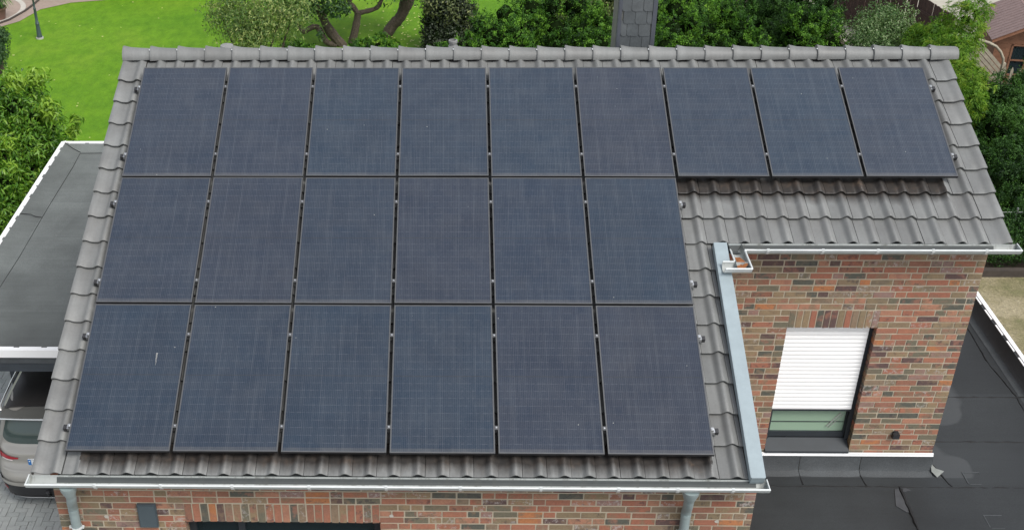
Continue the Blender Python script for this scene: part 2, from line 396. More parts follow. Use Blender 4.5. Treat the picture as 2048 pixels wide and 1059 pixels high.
def mat_paver():
    t = NT('grey_paver'); p = t.pos()
    a = t.n('Attribute', attribute_type='OBJECT', attribute_name='tone').outputs['Fac']
    b = t.n('Attribute', attribute_type='GEOMETRY', attribute_name='tone').outputs['Fac']
    v = t.math('MAXIMUM', a, b)
    c = t.ramp(v, [(0.0, (0.33, 0.345, 0.33)), (0.5, (0.375, 0.39, 0.37)), (1.0, (0.42, 0.43, 0.41))])
    c = t.mix(1.0, c, t.ramp(t.noise(1.3, 5, 0.65, p), [(0.3, 0.82), (0.7, 1.12)]), 'MULTIPLY')
    c = t.mix(1.0, c, t.ramp(t.noise(120, 3, 0.7, p), [(0.3, 0.85), (0.7, 1.15)]), 'MULTIPLY')
    oil = t.ramp(t.noise(3.4, 4, 0.7, p), [(0.68, 0.0), (0.74, 1.0)])
    c = t.mix(t.math('MULTIPLY', oil, 0.75), c, (0.02, 0.02, 0.02))
    t.base(c); t.set(Roughness=0.85); t.bump(t.noise(120, 3, 0.7, p), 0.2, 0.004); return t.m
M['paver'] = mat_paver()
M['grout'] = simple('sand_joint', (0.19, 0.19, 0.17), 0.95)
M['wood_brown'] = simple('dark_brown_fence', (0.058, 0.030, 0.022), 0.8, 0.0, 0.35, 7, 0.3)
M['wood_grey'] = simple('weathered_wood', (0.30, 0.265, 0.20), 0.85, 0.0, 0.25, 9, 0.3)
M['wood_shed'] = simple('shed_timber', (0.20, 0.092, 0.05), 0.7, 0.0, 0.22, 6, 0.2)
M['shingle'] = simple('red_felt_shingle', (0.20, 0.14, 0.13), 0.85, 0.0, 0.16, 8, 0.2)
M['lamp'] = simple('green_grey_lamp', (0.045, 0.07, 0.072), 0.45, 0.2)
M['concrete'] = simple('concrete', (0.36, 0.36, 0.32), 0.9, bump=0.2)
M['terracotta'] = simple('brown_pot', (0.14, 0.075, 0.055), 0.7, 0.0, 0.15, 6)
M['timber_dark'] = simple('dark_sleeper', (0.045, 0.035, 0.028), 0.9, 0.0, 0.3, 8, 0.4)
M['leaf_brown'] = simple('dead_leaf', (0.28, 0.10, 0.03), 0.7, 0.0, 0.3, 30)
M['paleleaf'] = simple('yellow_leaf', (0.46, 0.48, 0.16), 0.7, 0.0, 0.25, 9)
M['wire'] = simple('wire', (0.25, 0.26, 0.26), 0.4, 0.6)
M['flap'] = simple('lifted_membrane_back', (0.20, 0.21, 0.195), 0.7, 0.0, 0.15, 18)
M['carpaint'] = simple('champagne_paint', (0.34, 0.325, 0.295), 0.32, 0.35, 0.03, 3); 
M['carglass'] = mat_glass('car_rear_glass', (0.045, 0.066, 0.062), 1.5, 1.0)
M['carroof'] = simple('roof_dark_reflection', (0.035, 0.033, 0.032), 0.22, 0.0, 0.05)
M['spoiler'] = simple('shaded_roof_trim', (0.13, 0.13, 0.12), 0.35, 0.2, 0.05)
M['chrome'] = simple('bright_trim', (0.72, 0.72, 0.70), 0.25, 0.7, 0.03)
M['tail'] = simple('red_lens', (0.33, 0.010, 0.022), 0.12, 0.0, 0.1)
M['lens_white'] = simple('clear_lens', (0.70, 0.62, 0.60), 0.15)
M['plate'] = simple('white_plate', (0.72, 0.74, 0.74), 0.45)
M['plate_blue'] = simple('blue_plate_band', (0.02, 0.17, 0.48), 0.45, 0.0, 0.05)
M['rubber'] = simple('tyre_rubber', (0.018, 0.018, 0.018), 0.8)

# in-frame test used to decide which alike pieces show largest
RC = cam.rotation_euler.to_matrix()
def px(p):
    q = RC.transposed() @ (Vector(p) - cam.location)
    if q.z > -0.1: return None
    return (CX + FPX * q.x / -q.z, CY - FPX * q.y / -q.z, -q.z)
def inframe(p, m=8):
    q = px(p)
    return q is not None and -m < q[0] < 2048 + m and -m < q[1] < 1059 + m

# ================================================================== THE SETTING: ground, lawn, path, driveway
def sheet(name, poly, z, mat, thick=0.0):
    mb = MB(); mb.face([(x, y, z) for x, y in poly])
    return tag(mb.build(name, mat), kind='structure')
sheet('ground', [(-150, -150), (150, -150), (150, 200), (-150, 200)], 0.0, M['soil'])
sheet('lawn', [(-26, 7.6), (-4.2, 7.6), (11.0, 10.0), (13.0, 22.5), (12.6, 30), (-5.0, 30), (-26, 30)], 0.012, M['lawn'])
sheet('dry_grass_yard', [(11.96, -14), (34, -14), (34, 7.72), (11.96, 7.72)], 0.010, M['dry'])
sheet('gravel_yard', [(16.2, 18.6), (60, 17.0), (60, 60), (15.0, 60)], 0.014, M['sand'])
# the red garden path bends round a paved circle at the far end of the lawn
pth = [(-13.5, 21.0), (-11.2, 22.75), (-10.2, 23.9), (-9.85, 25.1), (-9.0, 25.8), (-7.4, 26.2), (-4.6, 26.5), (-4.6, 26.9), (-7.4, 26.6), (-9.2, 26.2), (-10.2, 26.4), (-11.0, 27.4), (-13.5, 29.0)]
sheet('garden_path', pth, 0.024, M['redpath'])
mb = MB()
for i in range(40):
    a0, a1 = 2 * math.pi * i / 40, 2 * math.pi * (i + 1) / 40
    c0 = (-12.1 + 1.75 * math.cos(a0), 24.9 + 1.75 * math.sin(a0)); c1 = (-12.1 + 1.75 * math.cos(a1), 24.9 + 1.75 * math.sin(a1))
    d0 = (-12.1 + 1.58 * math.cos(a0), 24.9 + 1.58 * math.sin(a0)); d1 = (-12.1 + 1.58 * math.cos(a1), 24.9 + 1.58 * math.sin(a1))
    mb.face([(*c0, 0.036), (*c1, 0.036), (*d1, 0.036), (*d0, 0.036)], 0)
    mb.face([(*d0, 0.031), (*d1, 0.031), (-12.1, 24.9, 0.031)], 1)
tag(mb.build('paved_circle', [M['kerbstone'], M['redpath']]), kind='structure')
# garden hose / pipe along the path edge
mb = MB()
mb.tube([(-11.9, 22.55, 0.05), (-11.0, 23.3, 0.05), (-10.55, 24.0, 0.05), (-10.3, 24.9, 0.05), (-10.2, 25.6, 0.05), (-10.15, 26.4, 0.05)], 0.035, 6)
tag(mb.build('garden_hose', M['timber_dark'], smooth=True), 'dark hose lying along the red garden path by the potted plant', 'hose')

# driveway of small grey pavers laid in herringbone
drv = MB(); drv.face([(-9.5, -10, 0.018), (-0.24, -10, 0.018), (-0.24, 8.2, 0.018), (-9.5, 8.2, 0.018)])
drive = tag(drv.build('driveway', M['grout']), kind='structure')
U = 0.104
cand, rest = [], MB()
for i in range(-92, -1):
    for j in range(-97, 79):
        d = (i - j) % 4
        if d == 0: w_, h_ = 2, 1
        elif d == 3: w_, h_ = 1, 2
        else: continue
        x0, y0 = i * U, j * U
        if x0 < -9.5 or x0 + w_ * U > -0.24: continue
        c = Vector((x0 + w_ * U / 2, y0 + h_ * U / 2, 0.055))
        cand.append((c, w_, h_))
vis = []
for k, (c, w_, h_) in enumerate(cand):
    q = px(c)
    if inframe(c, 4) and ((q[0] < 125 and q[1] > 960) or (q[0] < 52 and 735 < q[1] < 960)): vis.append((q[2], k))
vis = set(k for _, k in sorted(vis)[:300])
pm = []
for v in range(3):
    b = MB(); b.box(-0.5, 0.5, -0.5, 0.5, -0.5, 0.5, jit=0.012); pm.append(b.data('paver', M['paver']))
for k, (c, w_, h_) in enumerate(cand):
    L, W = w_ * U - 0.007, h_ * U - 0.007
    zz = 0.03 + random.uniform(-0.002, 0.002)
    if k in vis:
        o = bpy.data.objects.new('paver', random.choice(pm))
        link(o, drive, Matrix.Translation((c.x, c.y, zz)) @ Matrix.Diagonal((L, W, 0.05, 1)))
        o['tone'] = random.random()
    else:
        rest.box(c.x - L / 2, c.x + L / 2, c.y - W / 2, c.y + W / 2, 0.02, zz + 0.025, tone=random.random())
tag(rest.build('paver_field', M['paver'], drive, tone=True), kind='stuff')

# ================================================================== THE HOUSE
XL, XM, XR = -0.19, 6.878, 9.91          # left gable, inner corner, right gable
YF, YM, YR, YB = -4.95, -2.2, 0.3746, 5.70
house = empty('brick_house', (4.85, 0.37, 0), 'red and brown brick house with grey tiled roof stepped back on one side', 'house')

def roof_under(y, x=5):                    # height of the roof underside above a wall at depth y
    yy = y if y < YR else 2 * YR - y
    s_ = -(yy + 0.16 * -st) / ct if False else (-(yy) - (-0.17) * st) / ct
    return ZR - s_ * st + (-0.17) * ct

COURSE = 0.0833
BR = []            # (matrix, kind, tone, wall) for every facing brick
def brick_M(O, u, n, a, L, z, h, proud):
    c = O + u * (a + L / 2) + n * (proud - 0.0575); c.z = z + h / 2
    up = Vector((0, 0, 1)); R = Matrix(((u.x, -n.x, 0, c.x), (u.y, -n.y, 0, c.y), (u.z, -n.z, 1, c.z), (0, 0, 0, 1)))
    return R @ Matrix.Diagonal((L, 0.115, h, 1))
def face_wall(wall, O, u, n, length, zref, z0, z1, opening=None, top=None):
    """lay bricks in wild bond; opening = (a0, a1, zb, zt) gets a soldier course of one brick length above it"""
    k0, k1 = math.floor((z0 - zref) / COURSE), math.ceil((z1 - zref) / COURSE)
    for k in range(k0, k1):
        z = zref + k * COURSE + 0.008; h = COURSE - 0.0165
        spans = [(0.0, length)]
        if opening:
            a0, a1, zb, zt = opening
            if zb - 0.04 < z < zt + 3 * COURSE - 0.02: spans = [(0.0, a0), (a1, length)]
        for (s0, s1) in spans:
            a = s0; run = 0
            first = True
            while a < s1 - 0.02:
                if first: L = [0.24, 0.115, 0.178][(k * 7 + int(s0 * 10)) % 3]; first = False
                else: L = 0.115 if (random.random() < 0.34 or run >= 4) else 0.24
                run = 0 if L < 0.2 else run + 1
                rem = s1 - a
                if rem - L < 0.06: L = rem - 0.0 if rem <= 0.25 else rem - 0.125
                zt_ = z + h
                if top is not None:
                    t_ = min(top(O + u * a), top(O + u * (a + L)))
                    if zt_ > t_: a += L + 0.0145; continue
                elif zt_ > z1: break
                BR.append((brick_M(O, u, n, a + 0.001, L - 0.001, z, h, random.uniform(-0.0015, 0.002)), L * h, random.random() * 0.999 + 0.0005, wall))
                a += L + 0.0145
    if opening:
        a0, a1, zb, zt = opening
        cnt = max(1, round((a1 - a0) / 0.0833)); w = (a1 - a0) / cnt
        for i in range(cnt):
            BR.append((brick_M(O, u, n, a0 + i * w + 0.007, w - 0.014, zt + 0.003, 3 * COURSE - 0.013, random.uniform(-0.001, 0.003)), 0.017, random.random() * 0.999 + 0.0005, wall))
def wall_slab(name, O, u, n, length, z0, z1, opening=None, top=None, thick=0.24):
    mb = MB(); f0 = -0.0045
    def prism(a0, a1, zz):
        pts = []
        for (a, zb) in ((a0, zz[0]), (a1, zz[0]), (a1, zz[1]), (a0, zz[1])):
            for d in (f0, -thick):
                p = O + u * a + n * d; p.z = zb; pts.append(p)
        V = pts
        mb.mesh(V, [(0, 2, 4, 6), (7, 5, 3, 1), (0, 1, 3, 2), (2, 3, 5, 4), (4, 5, 7, 6), (6, 7, 1, 0)])
    if opening:
        a0, a1, zb, zt = opening; e = 0.008
        prism(0, a0 - e, (z0, z1)); prism(a1 + e, length, (z0, z1)); prism(a0 - e, a1 + e, (z0, zb)); prism(a0 - e, a1 + e, (zt + e, z1))
    elif top is None: prism(0, length, (z0, z1))
    else:
        m = 12
        for i in range(m):
            aa, bb = length * i / m, length * (i + 1) / m
            ta, tb = top(O + u * aa), top(O + u * bb)
            pts = []
            for (a, zb) in ((aa, z0), (bb, z0), (bb, tb), (aa, ta)):
                for d in (f0, -thick):
                    p = O + u * a + n * d; p.z = zb; pts.append(p)
            mb.mesh(pts, [(0, 2, 4, 6), (7, 5, 3, 1), (0, 1, 3, 2), (2, 3, 5, 4), (4, 5, 7, 6), (6, 7, 1, 0)])
    return mb.build(name, M['mortar'], house)
X_, Y_ = Vector((1, 0, 0)), Vector((0, 1, 0))
top_fn = lambda p: roof_under(p.y)
OPF = (1.11 - XL, 3.11 - XL, 3.2, 4.6)                 # front window opening
OPR = (7.807 - XM, 8.86 - XM, 3.36, 5.21)              # upper window opening over the flat roof
w_front = wall_slab('front_wall', Vector((XL, YF, 0)), X_, -Y_, XM - XL, 0, 5.30, OPF)
w_back_step = wall_slab('recessed_wall', Vector((XM + 0.001, YM, 0)), X_, -Y_, XR - XM - 0.001, 0, 6.44, OPR)
w_left = wall_slab('gable_wall', Vector((XL + 0.001, YB, 0)), -Y_, -X_, YB - YF - 0.25, 0, 7, None, top_fn)
w_right = wall_slab('gable_wall', Vector((XR - 0.001, YM + 0.25, 0)), Y_, X_, YB - YM - 0.25, 0, 7, None, top_fn)
w_step = wall_slab('side_wall', Vector((XM - 0.001, YF + 0.25, 0)), Y_, X_, YM - YF, 0, 7, None, top_fn)
w_rear = wall_slab('rear_wall', Vector((XR - 0.25, YB, 0)), -X_, Y_, XR - XL - 0.5, 0, 5.3)
face_wall(w_front, Vector((XL, YF, 0)), X_, -Y_, XM - XL, 4.6, 0.0, 5.33, OPF)
face_wall(w_back_step, Vector((XM, YM, 0)), X_, -Y_, XR - XM, 5.21, 3.30, 6.47, OPR)
face_wall(w_left, Vector((XL, YB, 0)), -Y_, -X_, YB - YF - 0.118, 4.6, 0.0, 7.6, None, top_fn)
face_wall(w_right, Vector((XR, YM + 0.118, 0)), Y_, X_, YB - YM - 0.118, 5.21, 3.05, 7.6, None, top_fn)
face_wall(w_step, Vector((XM, YF + 0.118, 0)), Y_, X_, YM - YF - 0.118, 4.6, 3.05, 6.6, None, top_fn)
face_wall(w_rear, Vector((XR - 0.12, YB, 0)), -X_, Y_, XR - XL - 0.24, 4.6, 0.0, 5.3)
# the 300 bricks that show largest are objects of their own, the others are joined wall by wall
score = []
for i, (Mx, area, tone, wall) in enumerate(BR):
    if wall not in (w_front, w_back_step): continue
    c = Mx.translation
    if inframe(c, 0):
        q = px(c)
        if wall is w_front and q[1] < 978: continue
        if wall is w_back_step and (q[1] < 500 or q[0] < 1475): continue
        score.append((-area / q[2] ** 2, i))
top300 = set(i for _, i in sorted(score)[:300])
bm_ = []
for v in range(4):
    b = MB(); b.box(-0.5, 0.5, -0.5, 0.5, -0.5, 0.5, jit=0.018); bm_.append(b.data('brick', M['brick']))
restw = {}
for i, (Mx, area, tone, wall) in enumerate(BR):
    if i in top300:
        o = bpy.data.objects.new('brick', random.choice(bm_)); link(o, wall, Mx); o['tone'] = tone
    else:
        restw.setdefault(wall.name, (wall, MB()))[1].box(-0.5, 0.5, -0.5, 0.5, -0.5, 0.5, M=Mx, tone=tone, jit=0.0)
for nm, (wall, mb) in restw.items():
    tag(mb.build('brick_courses', M['brick'], wall, tone=True), kind='stuff')

# ---- roof: sheathing, tiles, ridge
PITCH, GAUGE = 0.239, 0.3633
ROLL0 = 0.162                              # x of roll number 0
def course_s(i): return 0.12 + GAUGE * i
VL, VR = -0.315, 10.02                     # verge edges
SE_L, SE_R = course_s(15), course_s(7)     # eaves of the long and the short slope
def slab_poly(x0, x1, s0, s1, n0, n1, mb, mirror=False):
    V = []
    for n in (n0, n1):
        for (x, s_) in ((x0, s0), (x1, s0), (x1, s1), (x0, s1)):
            p = RP(x, s_, n)
            if mirror: p = Vector((p.x, 2 * YR - p.y, p.z))
            V.append(p)
    mb.mesh(V, [(0, 1, 2, 3), (7, 6, 5, 4), (0, 4, 5, 1), (1, 5, 6, 2), (2, 6, 7, 3), (3, 7, 4, 0)])
mb = MB()
slab_poly(VL + 0.03, 6.80, -0.345, 5.50, -0.20, -0.158, mb); slab_poly(6.80, VR - 0.03, -0.345, 2.60, -0.20, -0.158, mb)
slab_poly(VL + 0.03, VR - 0.03, -0.345, 5.50, -0.20, -0.158, mb, True)
roof = mb.build('roof', M['under'], house)
def tile_profile(w, left_roll=False, x_roll=None):
    """(x, height) samples over one tile: flat pan, then the roll near its right edge"""
    xs = [0.0, 0.04, 0.08, 0.097, 0.108, 0.120, 0.134, 0.150, 0.166, 0.184, 0.202, 0.220, 0.2350] if w is None else w
    out = []
    for x in xs:
        d = (x - 0.166) / (0.070 if x < 0.166 else 0.074)
        h = 0.047 * (0.5 + 0.5 * math.cos(math.pi * d)) if abs(d) < 1 else 0.0
        out.append((x, h))
    return out
def tile_mesh(prof, length=0.42, drop=0.046, thick=0.020, flapL=0, flapR=0):
    """local frame: y up the slope with the front edge at y = 0, z out of the roof"""
    mb = MB(); n = len(prof)
    rows = [(0.0, -0.004), (0.006, 0.0), (length * 0.5, -drop * 0.5), (length, -drop)]
    V = []
    for (y, dz) in rows: V += [(x, y, h + dz) for x, h in prof]
    V += [(x, 0.002, h - thick) for x, h in prof]
    F = []
    for r in range(len(rows) - 1):
        for i in range(n - 1): F.append((r * n + i, r * n + i + 1, (r + 1) * n + i + 1, (r + 1) * n + i))
    f0 = len(rows) * n
    for i in range(n - 1): F.append((f0 + i, f0 + i + 1, i + 1, i))
    mb.mesh(V, F)
    for side, fl in ((0, flapL), (n - 1, flapR)):
        x, h = prof[side]; d = fl or thick
        pts = [(x, 0.0, h - 0.006), (x, length, h - drop), (x, length, h - drop - d), (x, 0.0, h - 0.006 - d)]
        mb.face(pts if side else pts[::-1])
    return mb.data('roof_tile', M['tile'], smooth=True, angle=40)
TILE = tile_mesh(tile_profile(None))
TILE_CUT = tile_mesh([(x, h) for x, h in tile_profile(None) if x < 0.075])
VTL = tile_mesh([(0, 0.030), (0.02, 0.037), (0.05, 0.032), (0.078, 0.014), (0.10, 0.003), (0.13, 0.0), (0.165, 0.0), (0.185, 0.005), (0.205, 0.02), (0.222, 0.033), (0.238, 0.037), (0.256, 0.032), (0.272, 0.018), (0.287, 0.004), (0.296, 0.0)], flapL=0.09)
VTR = tile_mesh([(0, 0.0), (0.05, 0.0), (0.11, 0.0), (0.13, 0.003), (0.155, 0.014), (0.18, 0.026), (0.205, 0.032), (0.235, 0.030)], flapR=0.09)
def covered(x0, x1, s0, s1):               # wholly hidden under the panels?
    for (a, b, c, d) in ((0.0, 9.63, 0.0, 1.79), (0.0, 6.42, 1.79, 5.37)):
        if x0 > a + 0.02 and x1 < b - 0.02 and s1 - 0.02 < d and s0 > c - 0.01: return True
    return s1 < 5.37 and x1 < 6.40 and x0 > 0.02 and s0 > 0.05 or (s1 < 1.79 and x0 > 0.02 and x1 < 9.6 and s0 > 0.05)
hidden_tiles = []
def put_tile(me, x, i, x1):
    s_ = course_s(i); n = -0.115 + random.uniform(-0.002, 0.002)
    p = RP(x + random.uniform(-0.0015, 0.0015), s_ + random.uniform(-0.003, 0.003), n)
    Mx = Matrix.Translation(p) @ ROOF_ROT @ Matrix.Rotation(random.uniform(-0.002, 0.002), 4, 'Z') @ Matrix.Rotation(random.uniform(-0.004, 0.004), 4, 'X')
    if covered(x, x1, s_ - GAUGE, s_): hidden_tiles.append((me, Mx))
    else: link(bpy.data.objects.new('roof_tile', me), roof, Mx)
xs0 = lambda k: ROLL0 + PITCH * k - 0.169
for i in range(16):
    put_tile(VTL, VL, i, xs0(0))
    for k in range(0, 41):
        if i > 7 and k > 27: break
        put_tile(TILE, xs0(k), i, xs0(k) + PITCH)
    if i > 7: put_tile(TILE_CUT, xs0(28), i, 6.75)
    if i <= 7: put_tile(VTR, xs0(41) + 0.002, i, VR)
def join_meshes(name, items, mat, parent):
    Vs, Fs, off = [], [], 0
    for me, Mx in items:
        nv = len(me.vertices); co = np.empty(nv * 3); me.vertices.foreach_get('co', co)
        co = co.reshape(-1, 3); R = np.array(Mx.to_3x3()); T = np.array(Mx.translation)
        Vs.append(co @ R.T + T)
        Fs += [tuple(v + off for v in p.vertices) for p in me.polygons]; off += nv
    m = bpy.data.meshes.new(name); m.from_pydata(np.concatenate(Vs).tolist(), [], Fs); m.materials.append(mat)
    m.polygons.foreach_set('use_smooth', [True] * len(Fs)); m.set_sharp_from_angle(angle=math.radians(40)); m.update()
    return link(bpy.data.objects.new(name, m), parent)
FLIP = Matrix.Translation((VL + VR, 2 * YR, 0)) @ Matrix.Rotation(math.pi, 4, 'Z')
for i in range(16):
    s_ = course_s(i)
    for k in range(-1, 42):
        me = TILE; hidden_tiles.append((me, FLIP @ Matrix.Translation(RP(xs0(k) - 0.06, s_, -0.115)) @ ROOF_ROT))
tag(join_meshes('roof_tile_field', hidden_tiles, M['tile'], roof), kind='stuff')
# ridge tiles: flared at the left end, tucked into the next one at the right
def ridge_mesh(L, last=False, first=False):
    mb = MB(); seg = 14
    st_ = [(0.0, 0.119), (0.012, 0.122), (0.04, 0.117), (0.10, 0.110), (0.2, 0.105), (L + 0.02, 0.098)]
    if last: st_ = [(0.0, 0.119), (0.012, 0.122), (0.04, 0.117), (0.10, 0.111), (L - 0.02, 0.107), (L, 0.098)]
    V = []
    for x, r in st_:
        for k in range(seg + 1):
            a = math.radians(-8 + 196 * k / seg)
            crest = 0.015 * max(0, math.sin(a)) ** 10 * max(0, 1 - x / 0.12)
            V.append((x, -r * math.cos(a), (r + crest) * math.sin(a)))
    nrow = seg + 1; F = []
    for i in range(len(st_) - 1):
        for k in range(seg): F.append((i * nrow + k, (i + 1) * nrow + k, (i + 1) * nrow + k + 1, i * nrow + k + 1))
    ring = [(0.0, -(0.119 - 0.020) * math.cos(math.radians(-8 + 196 * k / seg)), (0.119 - 0.020) * math.sin(math.radians(-8 + 196 * k / seg))) for k in range(seg + 1)]
    V += ring; q = len(V) - nrow
    for k in range(seg): F.append((k, k + 1, q + k + 1, q + k))
    if last: F.append(tuple((len(st_) - 1) * nrow + k for k in range(nrow))[::-1])
    # thickness of the open left end
    mb.mesh(V, F); return mb.data('ridge_tile', M['tile'], smooth=True, angle=40)
RM, RLAST = ridge_mesh(0.3485), ridge_mesh(0.352, True)
clip_mb = MB(); clip_mb.box(-0.004, 0.012, -0.009, 0.009, 0.0, 0.008)
CLIP = clip_mb.data('ridge_clip', M['bead'])
for k in range(30):
    Mx = Matrix.Translation((VL + 0.3485 * k, YR + random.uniform(-0.003, 0.003), 7.601 + random.uniform(-0.004, 0.004))) @ Matrix.Rotation(random.uniform(-0.006, 0.006), 4, 'Z')
    link(bpy.data.objects.new('ridge_tile', RLAST if k == 29 else RM), roof, Mx)
    if k: link(bpy.data.objects.new('ridge_clip', CLIP), roof, Mx @ Matrix.Translation((-0.008, -0.048, 0.099)) @ Matrix.Rotation(0.45, 4, 'X'))

# ---- verge flashing along the inner edge of the long slope
mb = MB()
def fl(x0, x1, s0, s1, n0, n1):
    slab_poly(x0, x1, s0, s1, n0, n1, mb)
fl(6.735, 6.862, 2.72, 5.60, -0.040, -0.030); fl(6.862, 6.872, 2.72, 5.60, -0.190, -0.031); fl(6.727, 6.735, 2.72, 5.60, -0.120, -0.031)
fl(6.735, 6.862, 5.60, 5.606, -0.150, -0.031)
mb.build('verge_flashing', M['flash'], house)

# ---- gutters
def gutter_mesh(x0, x1, r=0.076, seg=10, capL=True, capR=True, dip=0.0):
    mb = MB(); t_ = 0.004; n = seg + 1
    for rr, flip in ((r, False), (r - t_, True)):
        V = [(x, -rr * math.cos(math.pi * k / seg), -rr * math.sin(math.pi * k / seg)) for x in (x0, x1) for k in range(n)]
        F = []
        for k in range(seg): F.append((k, k + 1, n + k + 1, n + k) if not flip else (n + k, n + k + 1, k + 1, k))
        mb.mesh(V, F, 1 if flip else 0)
    for x, c in ((x0, capL), (x1, capR)):
        if c:
            for d in (0.0, 0.003): mb.face([(x + d, -r * math.cos(math.pi * k / seg), -r * math.sin(math.pi * k / seg)) for k in range(n)], 0)
    return mb
GF = Matrix.Translation((0, -5.175, 5.335))
g_front = gutter_mesh(-0.335, 6.905).build('gutter', [M['zinc'], M['zinc_in']], house, GF, smooth=True, angle=40)
mb = MB(); mb.tube([(-0.335, -0.076, 0.004), (6.905, -0.076, 0.004)], 0.0105, 8); mb.tube([(6.90, -0.076, 0.004), (6.90, 0.07, 0.01)], 0.007, 6); mb.tube([(-0.331, -0.076, 0.004), (-0.331, 0.07, 0.01)], 0.007, 6)
mb.build('gutter_bead', M['bead'], g_front, GF, smooth=True)
def brackets(xs, gut, GM):
    m = MB(); m.box(-0.014, 0.014, -0.088, -0.066, -0.008, 0.0165)
    for k in range(6):
        a0, a1 = math.pi * k / 12, math.pi * (k + 1) / 12
        m.beam((0, -0.079 * math.cos(a0), -0.079 * math.sin(a0)), (0, -0.079 * math.cos(a1), -0.079 * math.sin(a1)), 0.028, 0.004)
    me = m.data('gutter_bracket', M['bead'])
    for gx in xs: link(bpy.data.objects.new('gutter_bracket', me), gut, GM @ Matrix.Translation((gx, 0, 0)))
brackets((0.35, 1.0, 1.7, 2.45, 3.2, 3.92, 4.7, 5.45, 6.02, 6.55), g_front, GF)
mb = MB()
for gx in (0.06, 6.165):                    # dark mouths of the two outlets
    mb.mesh([(gx + 0.045 * math.cos(2 * math.pi * k / 16), 0.030 * math.sin(2 * math.pi * k / 16), -0.0705 + 0.0) for k in range(16)], [tuple(range(16))])
mb.build('outlet', M['blackplastic'], g_front, GF)
mb = MB(); V = []
for x in (-0.06, 6.80): V += [RP(x, 5.45, -0.150), RP(x, 5.56, -0.152), Vector((x, -5.108, 5.318)), Vector((x, -5.122, 5.292)), Vector((x, -5.142, 5.274))]
mb.mesh(V, [(0, 1, 6, 5), (1, 2, 7, 6), (2, 3, 8, 7), (3, 4, 9, 8)])
mb.build('eave_flashing', M['eaveflash'], house)
GR = Matrix.Translation((0, -2.490, 6.462))
g_right = gutter_mesh(7.06, 10.085, capL=False).build('gutter', [M['zinc'], M['zinc_in']], house, GR, smooth=True, angle=40)
mb = MB(); mb.tube([(7.06, -0.076, 0.004), (10.085, -0.076, 0.004)], 0.0105, 8); mb.tube([(10.081, -0.076, 0.004), (10.081, 0.07, 0.01)], 0.007, 6)
mb.build('gutter_bead', M['bead'], g_right, GR, smooth=True)
brackets((7.32, 7.92, 8.52, 9.12, 9.7), g_right, GR)
mb = MB(); V = []
for x in (6.80, 9.83): V += [RP(x, 2.54, -0.150), RP(x, 2.655, -0.152), Vector((x, -2.424, 6.444)), Vector((x, -2.445, 6.411)), Vector((x, -2.475, 6.394)), Vector((x, -2.545, 6.408))]
mb.mesh(V, [(j, j + 1, j + 7, j + 6) for j in range(5)])
mb.build('eave_flashing', M['eaveflash'], house)
# short return where the upper gutter turns the inner corner and spills over the flashing
GT = Matrix.Translation((6.985, -2.414, 6.460)) @ Matrix.Rotation(-math.pi / 2, 4, 'Z')
ret = gutter_mesh(0.0, 0.47, capL=True, capR=False).build('gutter_return', [M['zinc'], M['zinc_in']], house, GT, smooth=True, angle=40)
GS = Matrix.Translation((0, -2.890, 6.455))
gutter_mesh(6.77, 7.062, capL=False).build('gutter_spout', [M['bead'], M['zinc_in']], ret, GS, smooth=True, angle=40)
mb = MB()
mb.tube([(7.30, -2.566, 6.466), (7.09, -2.566, 6.466), (7.062, -2.585, 6.466), (7.062, -2.966, 6.462)], 0.0105, 8)
mb.tube([(7.066, -2.966, 6.460), (6.775, -2.966, 6.460)], 0.0105, 8)
mb.tube([(6.908, -2.55, 6.462), (6.905, -2.80, 6.462), (6.89, -2.815, 6.462), (6.775, -2.815, 6.462)], 0.0085, 8)
mb.build('return_bead', M['bead'], ret, smooth=True)

# ---- downpipes
def downpipe(gx, xw, label=None):
    p0 = Vector((gx, -5.175, 5.262)); yw = YF - 0.075
    mb = MB()
    mb.tube([p0 + Vector((0, 0.0, 0.005)), p0 + Vector((0, 0.0, -0.035)), p0 + Vector((0, 0.01, -0.13))], [0.088, 0.082, 0.052], 18)
    pts = [p0 + Vector((0, 0.01, -0.11)), p0 + Vector((0, 0.02, -0.18)), Vector(((gx + xw) / 2, -5.10, 4.985)), Vector((xw, yw, 4.86)), Vector((xw, yw, 4.76)), Vector((xw, yw, 0.1))]
    mb.tube(pts, 0.050, 18)
    pipe = mb.build('downpipe', M['pipe'], house, smooth=True, angle=40)
    mb = MB(); mb.tube([(xw, yw, 4.60), (xw, yw, 4.575)], 0.0545, 18); mb.box(xw - 0.075, xw - 0.05, yw - 0.012, yw + 0.012, 4.575, 4.60); mb.box(xw + 0.05, xw + 0.075, yw - 0.012, yw + 0.012, 4.575, 4.60)
    mb.box(xw - 0.01, xw + 0.01, yw, YF, 4.58, 4.595)
    mb.build('pipe_clamp', M['bead'], pipe, smooth=True)
    mb = MB(); mb.tube([(xw, yw, 4.83), (xw, yw, 4.80)], 0.0525, 18)
    mb.build('pipe_collar', M['pipe'], pipe, smooth=True)
downpipe(0.06, 0.0); downpipe(6.165, 6.19)

